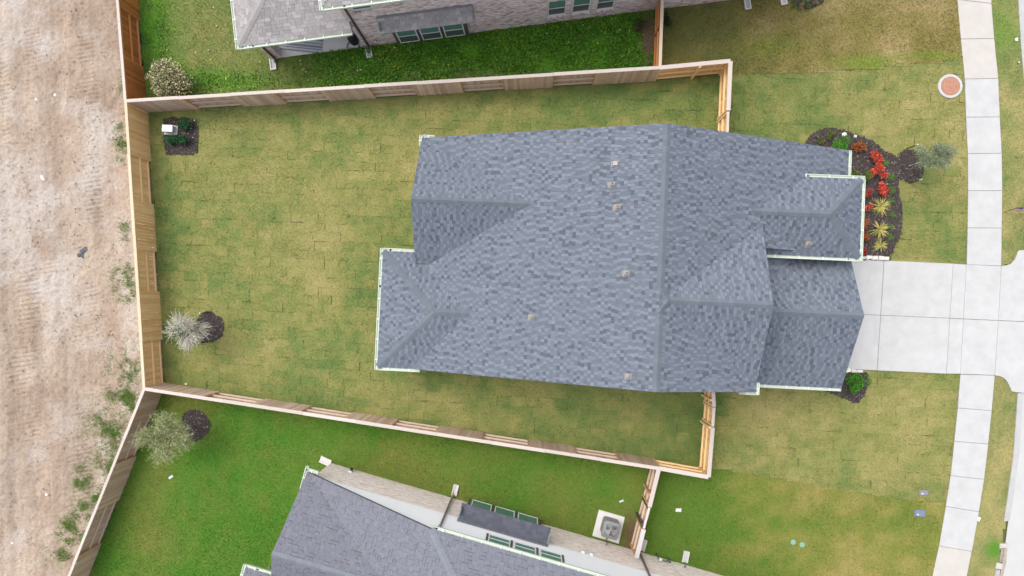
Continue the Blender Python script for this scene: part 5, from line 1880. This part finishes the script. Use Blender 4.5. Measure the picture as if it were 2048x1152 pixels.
def weeping_tree(label, base, crown, zc, rx, ry, rz_, twig_cols, leaf_cols, n_twigs, leaves_per, bark, tw=1.0, green_core=0.0, reach=1.0):
    """young tree: tapered trunk, limbs, and a crown of fine arching twigs with narrow leaves"""
    b = P3(*base)
    c = P3(crown[0], crown[1], zc)
    r = empty('young_tree', (b.x, b.y, 0.04), label, 'tree', 'young staked trees')
    top = Vector((c.x, c.y, zc + rz_ * 0.3))
    m = MB()
    fork = b + (c - b) * 0.62
    m.tube([b, b + (c - b) * 0.3 + Vector((0.02, 0.01, 0)), fork, c + Vector((0, 0, 0.1)), top], [0.045, 0.038, 0.03, 0.02, 0.008], 8)
    m.build('trunk', M[bark], r)
    limbs = []
    m = MB()
    for k in range(11):
        a_ = 6.283 * k / 11 + random.uniform(-0.25, 0.25)
        t = random.uniform(0.15, 0.8)
        s = fork + (top - fork) * t
        e_ = c + Vector((rx * random.uniform(0.45, 0.75) * math.cos(a_), ry * random.uniform(0.45, 0.75) * math.sin(a_), rz_ * random.uniform(-0.3, 0.7)))
        mid = (s + e_) / 2 + Vector((0, 0, 0.16))
        m.tube([s, mid, e_], [0.016, 0.011, 0.004], 5)
        limbs.append((s, mid, e_))
    m.build('limbs', M[bark], r)
    V, Fq, C = [], [], []
    LP = []
    i0 = 0
    tip = []
    for k in range(n_twigs):
        s, mid, e_ = random.choice(limbs)
        t = random.uniform(0.15, 1)
        p = s.lerp(mid, t * 2) if t < 0.5 else mid.lerp(e_, t * 2 - 1)
        d = (p - c)
        d = Vector((d.x / rx, d.y / ry, d.z / rz_))
        if d.length < 0.05:
            d = Vector((random.gauss(0, 1), random.gauss(0, 1), 0.5))
        d.normalize()
        d = (d + Vector((random.gauss(0, 0.6), random.gauss(0, 0.6), random.uniform(-0.1, 0.7)))).normalized()
        L = random.uniform(0.35, 0.75) * min(rx, ry) * reach
        q = [p]
        dd = d.copy()
        for j in range(4):
            dd = (dd + Vector((random.gauss(0, 0.16), random.gauss(0, 0.16), -0.16))).normalized()
            q.append(q[-1] + dd * L / 4)
        col = np.array(random.choice(twig_cols)) * random.uniform(0.75, 1.2)
        w = random.uniform(0.006, 0.010) * tw
        for j, pt in enumerate(q):
            ww = w * (1 - 0.7 * j / 4)
            sx = Vector((-dd.y, dd.x, 0))
            sx = sx.normalized() * ww if sx.length > 1e-3 else Vector((ww, 0, 0))
            V += [tuple(pt - sx), tuple(pt + sx), tuple(pt + Vector((0, 0, ww * 1.4)))]
            C += [col] * 3
        for j in range(4):
            a0 = i0 + 3 * j
            for u_, v_ in ((0, 1), (1, 2), (2, 0)):
                Fq.append((a0 + u_, a0 + v_, a0 + 3 + v_, a0 + 3 + u_))
        i0 += 15
        for j in range(leaves_per):
            t = random.uniform(0.1, 1) * 4
            jj = min(int(t), 3)
            LP.append(tuple(q[jj].lerp(q[jj + 1], t - jj)))
    np_mesh('twigs', np.array(V), np.array(Fq), M['leaf'], np.array(C), parent=r)
    LP = np.array(LP)
    if green_core:
        core = rng.normal(size=(int(green_core), 3)) * np.array([rx, ry, rz_]) * 0.33 + np.array(c) - np.array([0, 0, 0.15 * rz_])
    V, Fq, C = leaf_cloud(LP, 0.085, 0.2, leaf_cols, up=0.2, bright=(0.65, 1.35))
    if green_core:
        v2, f2, c2 = leaf_cloud(core, 0.10, 0.35, G_DARK + G_MID, up=0.2)
        Fq = np.concatenate([Fq, f2 + len(V)])
        V = np.concatenate([V, v2])
        C = np.concatenate([C, c2])
    np_mesh('crown', V, Fq, M['leaf'], C, parent=r)
    return r


PALE = [(0.72, 0.68, 0.60), (0.78, 0.74, 0.66), (0.60, 0.55, 0.45)]
weeping_tree('young tree with bare whitish twigs in the back yard', (417, 654), (371, 660), 2.1, 0.92, 0.72, 0.75, PALE, [(0.72, 0.68, 0.60), (0.64, 0.60, 0.50), (0.50, 0.48, 0.36), (0.16, 0.19, 0.08)], 820, 1, 'bark_pale', tw=1.5, green_core=900, reach=1.3)
weeping_tree('yellow green feathery young tree below the main yard', (388, 851), (336, 873), 2.3, 1.12, 1.0, 0.8, [(0.38, 0.38, 0.18), (0.46, 0.46, 0.25), (0.28, 0.30, 0.12)], [(0.33, 0.39, 0.16), (0.40, 0.45, 0.22), (0.26, 0.33, 0.12), (0.46, 0.46, 0.28)], 1600, 6, 'bark')
weeping_tree('grey green wispy young tree beside the sidewalk', (1818, 332), (1868, 315), 2.0, 0.88, 0.62, 0.7, [(0.32, 0.33, 0.22), (0.44, 0.43, 0.32)], [(0.15, 0.23, 0.10), (0.20, 0.28, 0.14), (0.36, 0.37, 0.26), (0.11, 0.18, 0.07)], 1100, 5, 'bark_pale', green_core=160)

# ------------------------------------------------------------------ small things
def stake(px_, py_, label, h=0.95, tip=0.16):
    b = P3(px_, py_, 0)
    r = empty('tree_stake', b, label, 'stake', 'tree stakes')
    m = MB()
    m.tube([b, b + Vector((0, 0, h - tip))], 0.024, 7)
    m.build('shaft', M['black_plastic'], r)
    m = MB()
    m.tube([b + Vector((0, 0, h - tip)), b + Vector((0, 0, h))], [0.034, 0.03], 7)
    m.build('tip', M['litter'], r)


stake(418, 625.6, 'black stake with white tip above the whitish tree')
stake(416, 684, 'black stake with white tip below the whitish tree')
stake(1812.6, 298, 'black stake with white tip above the tree ring by the sidewalk')
stake(1820, 366, 'black stake with white tip below the tree ring by the sidewalk')


def marker(px_, py_, label, h=0.12, rad=0.035, m_='litter'):
    b = P3(px_, py_, 0.02)
    r = empty('sprinkler', b, label, 'sprinkler', 'white sprinkler heads')
    m = MB()
    m.tube([b, b + Vector((0, 0, h * 0.7))], rad * 0.5, 8)
    m.build('riser', M['black_plastic'], r)
    m = MB()
    m.lathe(b + Vector((0, 0, h * 0.7)), [(rad, 0), (rad, h * 0.25), (rad * 0.6, h * 0.35)], 10)
    m.build('head', M[m_], r)


marker(391, 242, 'white sprinkler head at the top right corner of the utility mulch patch')
marker(383.5, 258, 'white sprinkler head between the dark shrubs and the mulch patch edge', rad=0.025)
marker(388, 276, 'white sprinkler head on the bare right part of the utility mulch patch', rad=0.025)
marker(1757, 388, 'white sprinkler head above the topmost yellow spiky plant', h=0.4)
marker(2035, 126, 'white sprinkler head in the verge near the top kerb')

# utility box
ub = empty('utility_box', P3(340, 260, 0), 'white plastic utility box in the corner of the back yard', 'utility box')
q0, q1 = P3(324.5, 250, 0.42), P3(344.5, 263, 0.42)
cx_, cy_ = (q0.x + q1.x) / 2, (q0.y + q1.y) / 2
wx_, wy_ = q1.x - q0.x, q0.y - q1.y
m = MB()
m.box((cx_, cy_, 0.05), (wx_ + 0.16, wy_ + 0.14, 0.1), -HA)
m.build('pad', M['grey_light'], ub)
m = MB()
m.box((cx_, cy_, 0.24), (wx_ - 0.02, wy_ - 0.02, 0.30), -HA)
m.build('cabinet', M['grey_light'], ub, bevel=0.01)
m = MB()
m.box((cx_, cy_, 0.41), (wx_ + 0.02, wy_ + 0.02, 0.06), -HA)
m.build('lid', M['white_plastic'], ub, bevel=0.02)

# manhole
mc = P3(1899, 173, 0)
mh = empty('manhole', mc, 'rust coloured manhole cover in a white concrete ring by the sidewalk', 'manhole')
m = MB()
m.lathe(mc, [(0.56, -0.05), (0.56, 0.06), (0.55, 0.075), (0.44, 0.078), (0.43, 0.06)], 40)
m.build('concrete_ring', M['concrete'], mh)
m = MB()
m.lathe(mc, [(0.425, 0.03), (0.425, 0.085), (0.41, 0.09)], 40)
m.build('cover', M['rust'], mh)
m = MB()
for r0, r1 in ((0.30, 0.33), (0.17, 0.20)):
    m.lathe(mc, [(r0, 0.0895), (r0, 0.098), (r1, 0.098), (r1, 0.0895)], 36)
    m.f.pop()
    m.c.pop()
m.build('cover_ribs', M['rust2'], mh)


def valve_box(px_, py_, w, d, rz, label, mm):
    c = P3(px_, py_, 0.03)
    r = empty('meter_box', c, label, 'meter box', 'meter box lids in the lower front lawn')
    m = MB()
    m.box(c + Vector((0, 0, 0.01)), (w, d, 0.05), rz)
    m.build('frame', M[mm], r, bevel=0.008)
    m = MB()
    m.box(c + Vector((0, 0, 0.04)), (w - 0.06, d - 0.06, 0.02), rz)
    m.build('lid', M[mm], r, bevel=0.004)
    m = MB()
    m.box(c + Vector((-w * 0.2, -d * 0.18, 0.053)), (0.09, 0.07, 0.012), rz)
    m.build('reader', M['grey_light'], r)


valve_box(1847, 985, 0.40, 0.24, -0.05, 'plain grey meter box lid near the sidewalk', 'box_grey')
valve_box(1839, 1026, 0.50, 0.32, -0.1, 'larger bluish meter box lid near the sidewalk', 'box_blue')
for x, y, lab in ((1586, 1084, 'pale green round clean-out cap, left of the pair'), (1604, 1089, 'pale green round clean-out cap, right of the pair')):
    c = P3(x, y, 0.03)
    r = empty('cleanout_cap', c, lab, 'cap', 'clean-out caps')
    m = MB()
    m.lathe(c, [(0.12, -0.02), (0.12, 0.03), (0.10, 0.045)], 20)
    m.build('cap', M['cap_green'], r)
    m = MB()
    m.box(c + Vector((0, 0, 0.055)), (0.06, 0.06, 0.025))
    m.build('nut', M['cap_green'], r)

# limestone blocks edging the drive
for k, (x, y, w, d, lab) in enumerate([(1727, 515.5, 0.24, 0.15, 'leftmost of five above the driveway'), (1737.5, 515, 0.26, 0.18, 'second of five above the driveway'), (1749, 516, 0.27, 0.15, 'middle of five above the driveway'), (1761.5, 516, 0.28, 0.17, 'fourth of five above the driveway'), (1772, 516.5, 0.24, 0.15, 'rightmost of five above the driveway'),
                                       (1697, 741, 0.24, 0.16, 'leftmost of three below the driveway'), (1708, 742, 0.26, 0.17, 'middle of three below the driveway'), (1719, 742.5, 0.27, 0.16, 'rightmost of three below the driveway')]):
    c = P3(x, y, 0.1)
    m = MB()
    hx, hy = w / 2, d / 2
    j = lambda: random.uniform(-0.025, 0.025)
    bt = [(c.x + sx * hx + j(), c.y + sy * hy + j(), 0.0) for sx, sy in ((-1, -1), (1, -1), (1, 1), (-1, 1))]
    tp = [(p[0] * 0.9 + c.x * 0.1 + j(), p[1] * 0.9 + c.y * 0.1 + j(), 0.16 + j()) for p in bt]
    m.hull8(bt, tp)
    o = m.build('limestone_block', M['stone'], bevel=0.015)
    tag(o, 'white limestone edging block, ' + lab, 'stone', 'limestone edging blocks')
for x, y, s_, lab in ((1688, 270, 0.10, 'white landscape rock at the top of the front bed'), (1710, 273, 0.07, 'small pinkish white rock right of the larger rock in the front bed')):
    c = P3(x, y, 0.07)
    m = MB()
    m.lathe(c, [(s_, 0), (s_ * 1.1, s_ * 0.5), (s_ * 0.7, s_ * 0.95), (s_ * 0.2, s_ * 1.1)], 7)
    for i, v in enumerate(m.v):
        m.v[i] = (v[0] + random.uniform(-0.2, 0.2) * s_, v[1] + random.uniform(-0.3, 0.3) * s_, v[2] + random.uniform(-0.15, 0.1) * s_)
    tag(m.build('landscape_rock', M['stone']), lab, 'rock', 'landscape rocks')


def scrap(px_, py_, w, d, rz, label, mm='litter', h=0.05, group='bits of litter', name='litter', crumple=0.3, z=0.04):
    """crumpled piece: a bent sheet with thickness"""
    c = P3(px_, py_, z)
    n = 5
    V = []
    ca, sa = math.cos(rz), math.sin(rz)
    for i in range(n):
        for j in range(n):
            x, y = (i / (n - 1) - 0.5) * w * random.uniform(0.85, 1.05), (j / (n - 1) - 0.5) * d * random.uniform(0.85, 1.05)
            zz = h * random.uniform(1 - crumple, 1) * (1 - 0.5 * max(abs(i / 2 - 1), abs(j / 2 - 1)))
            V.append((c.x + x * ca - y * sa, c.y + x * sa + y * ca, z + zz))
    m = MB()
    m.v = V + [(v[0], v[1], z - 0.02) for v in V]
    for i in range(n - 1):
        for j in range(n - 1):
            m.f.append((i * n + j, (i + 1) * n + j, (i + 1) * n + j + 1, i * n + j + 1))
    ring = [i * n for i in range(n)] + [(n - 1) * n + j for j in range(1, n)] + [i * n + n - 1 for i in range(n - 2, -1, -1)] + [j for j in range(n - 2, 0, -1)]
    for k in range(len(ring)):
        a_, b_2 = ring[k], ring[(k + 1) % len(ring)]
        m.f.append((b_2, a_, a_ + n * n, b_2 + n * n))
    m.c = [None] * len(m.f)
    return tag(m.build(name, M[mm]), label, 'litter', group)


scrap(74, 198, 0.17, 0.14, 0.4, 'white scrap left of its pair on the bare earth near the top')
scrap(110, 190, 0.13, 0.13, 0.2, 'white scrap right of its pair on the bare earth near the top')
scrap(85, 356, 0.12, 0.28, 0.6, 'pale torn strip on the bare earth left of the back fence')
scrap(93, 989, 0.12, 0.12, 0.3, 'white scrap on the bare earth near the lower left')
scrap(24, 1085, 0.13, 0.16, 0.3, 'grey white scrap on the bare earth at the left edge')
scrap(342, 954, 0.24, 0.11, 0.6, 'white object lying on the bright green lawn below the feathery tree')
scrap(1243, 1002, 0.22, 0.08, 0.35, 'narrow white strip on the lawn above the air conditioner')
scrap(1357, 1020, 0.28, 0.17, 0.0, 'crumpled pinkish white paper on the lawn right of the gate')
scrap(1957, 1038, 0.14, 0.2, -0.4, 'yellowish white scrap on the verge beside the tan slab', h=0.08)
scrap(2033, 79, 0.12, 0.16, 0.1, 'grey white scrap on the verge at the top right')
scrap(224, 797, 0.12, 0.12, 0.1, 'dark scrap in the weeds outside the fence corner', 'box_grey')
scrap(372, 768, 0.1, 0.1, 0.1, 'yellow leaf at the foot of the bottom fence near its left end', 'wood_new_rail', 0.03, z=0.06)
rg = empty('dark_rag', P3(165, 505, 0.05), 'dark blue grey rag lying on the bare earth', 'rag')
for (x, y, w, d, rz) in ((168, 500, 0.38, 0.2, 0.6), (161, 510, 0.30, 0.2, 0.1), (166, 514, 0.18, 0.1, -0.7)):
    o = scrap(x, y, w, d, rz, None, 'tarp', 0.09, None, 'fold', 0.6)
    for k_ in list(o.keys()):
        del o[k_]
    o.parent = rg
    o.matrix_parent_inverse = rg.matrix_basis.inverted()

# splash blocks
splash(641, 917, 661, 926, 'white framed splash block at the left corner of the pale brick house', 0.30)
splash(908, 990, 913, 970, 'white framed splash block left of the green windows of the pale brick house', 0.24)
splash(1283, 1101, 1289, 1080, 'white framed splash block behind the fence stub by the pale brick wall', 0.24)
splash(1369, 1124, 1373, 1103, 'grey white splash block right of the gas pipes', 0.26, m2='grey_light')
splash(545, 118, 548, 139, 'white splash block below the patio column', 0.28, m2='concrete')
splash(736, 95, 740, 115, 'white splash block right of the patio', 0.28, m2='concrete')
splash(1492, -6, 1496, 18, 'white splash block left of the pair at the top edge', 0.28, m2='concrete')
splash(1564, -10, 1568, 9, 'white splash block beside the bed at the top edge', 0.28, m2='concrete')

# patio rug with stripes and zigzag
def rug():
    r = empty('patio_rug', (*pix(610, 95), 0.09), 'grey and white striped zigzag rug on the covered patio', 'rug')
    A = P3(643, 107, 0.1)
    B = P3(556, 98, 0.1)
    e_ = (B - A)
    e_.z = 0
    L = 2.2
    e_.normalize()
    n_ = Vector((-e_.y, e_.x, 0))
    if n_.dot(Vector((*NN, 0))) > 0:
        n_ = -n_
    W_ = 1.5
    m = MB()
    z0, z1 = 0.087, 0.098
    nx, ny = 88, 60
    for j in range(ny):
        for i in range(nx):
            u_, v_ = (i + 0.5) / nx * L, (j + 0.5) / ny * W_
            d = min(v_, W_ - v_)
            if d < 0.62:
                g_ = [0, 1, 1, 0, 1, 0, 0, 1, 0, 1, 1, 0][int(d / 0.62 * 12) % 12]
            else:
                tz = abs((u_ / 0.44) % 1 - 0.5) * 2 * 0.3
                g_ = 1 if abs((v_ - 0.60 - tz) % 0.42) < 0.06 else 0
            g_ = 0 if d < 0.02 else g_
            col = (0.46, 0.47, 0.53) if g_ else (0.20, 0.21, 0.245)
            p = [A + e_ * (i / nx * L) + n_ * (j / ny * W_), A + e_ * ((i + 1) / nx * L) + n_ * (j / ny * W_), A + e_ * ((i + 1) / nx * L) + n_ * ((j + 1) / ny * W_), A + e_ * (i / nx * L) + n_ * ((j + 1) / ny * W_)]
            p = [(q.x, q.y, z1) for q in p]
            m.poly(p, col)
    # rim
    c4 = [A, A + e_ * L, A + e_ * L + n_ * W_, A + n_ * W_]
    for k in range(4):
        a_, b_2 = c4[k], c4[(k + 1) % 4]
        m.poly([(a_.x, a_.y, z0), (b_2.x, b_2.y, z0), (b_2.x, b_2.y, z1), (a_.x, a_.y, z1)], (0.2, 0.2, 0.23))
    m.build('weave', M['print'], r)


rug()
# dark kettle grill at the patio end with a hose loop
kg = empty('hose_reel', P3(706, 82, 0.09), 'black hose reel with a looped hose at the patio end', 'hose reel')
c = P3(707, 80, 0.3)
m = MB()
m.lathe((c.x, c.y, 0.085), [(0.20, 0), (0.22, 0.15), (0.22, 0.5), (0.18, 0.62), (0.05, 0.66)], 18)
m.build('drum', M['black_plastic'], kg)
m = MB()
for k in range(2):
    pts = []
    for i in range(15):
        a_ = 6.283 * i / 14
        pts.append((c.x - 0.06 + (0.27 + 0.03 * k) * math.cos(a_), c.y - 0.22 + (0.24 + 0.04 * k) * math.sin(a_), 0.10 + 0.015 * k))
    m.tube(pts, 0.011, 6, cap=False)
m.build('hose', M['black_plastic'], kg)
m = MB()
m.box((c.x, c.y, 0.72), (0.3, 0.06, 0.05), 0.6)
m.build('handle', M['tarp'], kg)
# red capped hose bib on the brick wall
hb = empty('wall_tap', nw(0.48, 0, 0.7), 'copper red tap cover on the mottled brick wall beside the downspout', 'tap')
m = MB()
m.tube([nw(0.48, 0.0, 0.72), nw(0.48, 0.10, 0.72)], 0.075, 14)
m.build('cover', M['copper'], hb)
m = MB()
m.tube([nw(0.48, 0.10, 0.74), nw(0.48, 0.13, 0.75)], 0.042, 12)
m.build('cap', M['litter'], hb)

# ------------------------------------------------------------------ air conditioner
pad4 = [P3(1198, 1019.6, 0.08), P3(1250, 1034.5, 0.08), P3(1237.6, 1087.5, 0.08), P3(1184.6, 1071.8, 0.08)]
acc = P3(1222, 1061, 0.80)
ac = empty('air_conditioner', (acc.x, acc.y, 0.08), 'grey air conditioner on a square white pad beside the gate', 'air conditioner')
m = MB()
m.prism([tuple(p)[:2] for p in pad4], 0.0, 0.08)
m.build('pad', M['patio'], ac, bevel=0.01)
ra = math.atan2(SE_.y, SE_.x)


def rrect(c, hw_, rad, rz, n=5):
    o = []
    for (sx, sy, a0) in ((1, 1, 0), (-1, 1, 90), (-1, -1, 180), (1, -1, 270)):
        for i in range(n):
            t = math.radians(a0 + 90 * i / (n - 1))
            x, y = sx * (hw_ - rad) + rad * math.cos(t), sy * (hw_ - rad) + rad * math.sin(t)
            o.append((c.x + x * math.cos(rz) - y * math.sin(rz), c.y + x * math.sin(rz) + y * math.cos(rz)))
    return o


m = MB()
m.prism(rrect(acc, 0.37, 0.11, ra), 0.08, 0.14)
for k in range(11):
    m.prism(rrect(acc, 0.365 if k % 2 else 0.35, 0.10, ra), 0.14 + 0.052 * k, 0.14 + 0.052 * (k + 1))
m.build('cabinet', M['grey_metal'], ac)
m = MB()
out_ = rrect(acc, 0.38, 0.11, ra, 9)
N_ = len(out_)
for k in range(N_):
    a_, b_2 = out_[k], out_[(k + 1) % N_]
    def inn(p):
        v = Vector((p[0] - acc.x, p[1] - acc.y)).normalized() * 0.30
        return (acc.x + v.x, acc.y + v.y)
    ia, ib = inn(a_), inn(b_2)
    m.poly([(*a_, 0.775), (*b_2, 0.775), (*ib, 0.80), (*ia, 0.80)])
    m.poly([(*a_, 0.70), (*b_2, 0.70), (*b_2, 0.775), (*a_, 0.775)])
    m.poly([(*ia, 0.80), (*ib, 0.80), (*ib, 0.715), (*ia, 0.715)])
m.build('top_panel', M['grey_metal'], ac)
m = MB()
m.lathe((acc.x, acc.y, 0.713), [(0.30, 0.0), (0.298, 0.003)], 28)
m.build('fan_well', M['fan_dark'], ac)
m = MB()
for k in range(3):
    a0 = 0.9 + k * 2.094
    P_ = []
    for i in range(6):
        t = a0 + i * 0.26
        P_.append((acc.x + 0.28 * math.cos(t), acc.y + 0.28 * math.sin(t), 0.735 + 0.045 * i / 5))
    Q_ = [(acc.x + 0.06 * math.cos(a0 + i * 0.26), acc.y + 0.06 * math.sin(a0 + i * 0.26), 0.735 + 0.045 * i / 5) for i in range(6)]
    for i in range(5):
        m.poly([Q_[i], P_[i], P_[i + 1], Q_[i + 1]])
fan = m.build('fan', M['fan_light'], ac)
m = MB()
m.lathe((acc.x, acc.y, 0.73), [(0.07, 0), (0.07, 0.05), (0.03, 0.06)], 16)
m.build('hub', M['grey_metal'], fan)
m = MB()
for rr in (0.09, 0.15, 0.21, 0.26):
    m.tube([(acc.x + rr * math.cos(6.283 * i / 24), acc.y + rr * math.sin(6.283 * i / 24), 0.805) for i in range(25)], 0.0035, 4, cap=False)
for k in range(8):
    t = math.pi * k / 4
    m.tube([(acc.x + 0.05 * math.cos(t), acc.y + 0.05 * math.sin(t), 0.807), (acc.x + 0.27 * math.cos(t), acc.y + 0.27 * math.sin(t), 0.805)], 0.0035, 4)
m.build('grille', M['grey_light'], ac)
m = MB()
m.tube([sw(13.35, 0.02, 0.55), sw(13.35, 0.14, 0.55), sw(13.35, 0.16, 0.2), sw(13.35, 0.5, 0.16)], 0.03, 8)
m.build('line_set', M['taupe'], ac)

# things on the pale brick wall
def wall_box(s, z, w, h, d, label, mm='trim', off=0.02):
    r = empty('wall_box', sw(s, off, z - h / 2), label, 'wall box', 'white boxes on the pale house')
    m = MB()
    pan(m, SA, SE_, SN, s - w / 2, s + w / 2, z - h / 2, z + h / 2, off, off + d)
    m.build('box', M[mm], r, bevel=0.008)
    m = MB()
    pan(m, SA, SE_, SN, s - w / 2 + 0.02, s + w / 2 - 0.02, z + h / 2 + 0.001, z + h / 2 + 0.02, off, off + d + 0.01)
    m.build('cap', M[mm], r)


wall_box(12.10, 2.32, 0.17, 0.26, 0.09, 'small white box on the pale house wall, left of its pair')
wall_box(12.48, 2.32, 0.17, 0.26, 0.09, 'small white box on the pale house wall, right of its pair')
wl_ = empty('wall_lamp', sw(1.0, 0, 1.6), 'small black wall lamp near the left corner of the pale brick house', 'lamp')
m = MB()
pan(m, SA, SE_, SN, 1.02, 1.16, 0.45, 0.60, 0.012, 0.06)
m.build('bracket', M['white_plastic'], wl_)
m = MB()
pan(m, SA, SE_, SN, 1.03, 1.15, 0.30, 0.44, 0.03, 0.15)
m.build('head', M['black_plastic'], wl_)
gm = empty('gas_pipes', sw(15.9, 0.1, 0), 'dark bent gas pipes with a white valve against the pale brick wall', 'pipes')
m = MB()
m.tube([sw(15.75, 0.16, 0.0), sw(15.75, 0.16, 0.75), sw(15.80, 0.16, 0.80), sw(16.25, 0.16, 0.80), sw(16.30, 0.16, 0.75), sw(16.30, 0.16, 0.25), sw(16.30, 0.02, 0.22)], 0.032, 8)
m.build('pipe', M['tarp'], gm)
m = MB()
m.lathe(sw(15.82, 0.17, 0.78), [(0.07, 0), (0.075, 0.05), (0.05, 0.09)], 14)
m.build('regulator', M['litter'], gm)
sp = empty('wall_spigot', sw(17.0, 0.05, 0.4), 'small dark spigot on the pale brick wall left of the right splash block', 'spigot')
m = MB()
m.tube([sw(17.05, 0.0, 0.5), sw(17.05, 0.13, 0.5), sw(17.05, 0.15, 0.4)], 0.022, 8)
m.build('pipe', M['tarp'], sp)
m = MB()
m.box(sw(17.05, 0.1, 0.56), (0.09, 0.03, 0.03), ra)
m.build('handle', M['tarp'], sp)

# little flag at the right edge
fb = P3(2009, 424.5, 0.03)
fg = empty('yard_flag', fb, 'small red and white striped flag on a dark stick at the right edge', 'flag')
tp = fb + Vector((0.12, 0.12, 0.68))
m = MB()
m.tube([fb, tp], 0.010, 6)
m.build('stick', M['black_plastic'], fg)
m = MB()
nx, ny = 14, 13
dn = (fb - tp).normalized()


def fpt(i, j):
    u_, v_ = i / nx, j / ny
    return tp + dn * (0.40 * v_ + 0.02) + Vector((0.95 * u_, 0.02 * math.sin(7 * u_ + v_), 0.05 * math.sin(9 * u_) - 0.12 * u_))


for i in range(nx):
    for j in range(ny):
        col = (0.55, 0.04, 0.05) if j % 2 == 0 else (0.7, 0.68, 0.68)
        if i < 6 and j < 7:
            col = (0.05, 0.06, 0.2) if (i + j) % 2 else (0.10, 0.11, 0.26)
        m.poly([fpt(i, j), fpt(i + 1, j), fpt(i + 1, j + 1), fpt(i, j + 1)], col)
m.build('cloth', M['print'], fg, smooth=True)

# storm drain inlet in the lower right kerb
sdr = empty('storm_drain', P3(2004, 1110, 0), 'stained storm drain inlet in the kerb at the lower right', 'drain')
m = MB()
m.prism(gp([(1999, 1088), (2012, 1088), (2008, 1126), (1992, 1126)]), -0.14, -0.09)
m.build('inlet_floor', M['stain'], sdr)
m = MB()
m.prism(gp([(1997, 1100), (2004, 1101), (2002, 1120), (1994, 1119)]), -0.088, -0.07)
m.build('opening', M['fan_dark'], sdr)
m = MB()
m.prism(gp([(1999, 1087), (2014, 1087), (2013, 1095), (1998, 1096)]), -0.1, 0.03)
m.build('inlet_frame', M['concrete_tan'], sdr)
m = MB()
m.prism(gp([(1992, 1124), (2004, 1127), (2002, 1138), (1989, 1136)]), -0.1, 0.06)
m.build('inlet_frame', M['concrete_tan'], sdr)
m = MB()
m.prism(gp([(2011, 1085), (2016, 1100), (2014, 1125), (2006, 1160), (2000, 1160), (2008, 1120)]), -0.06, -0.044)
m.build('gutter_stain', M['stain'], sdr)
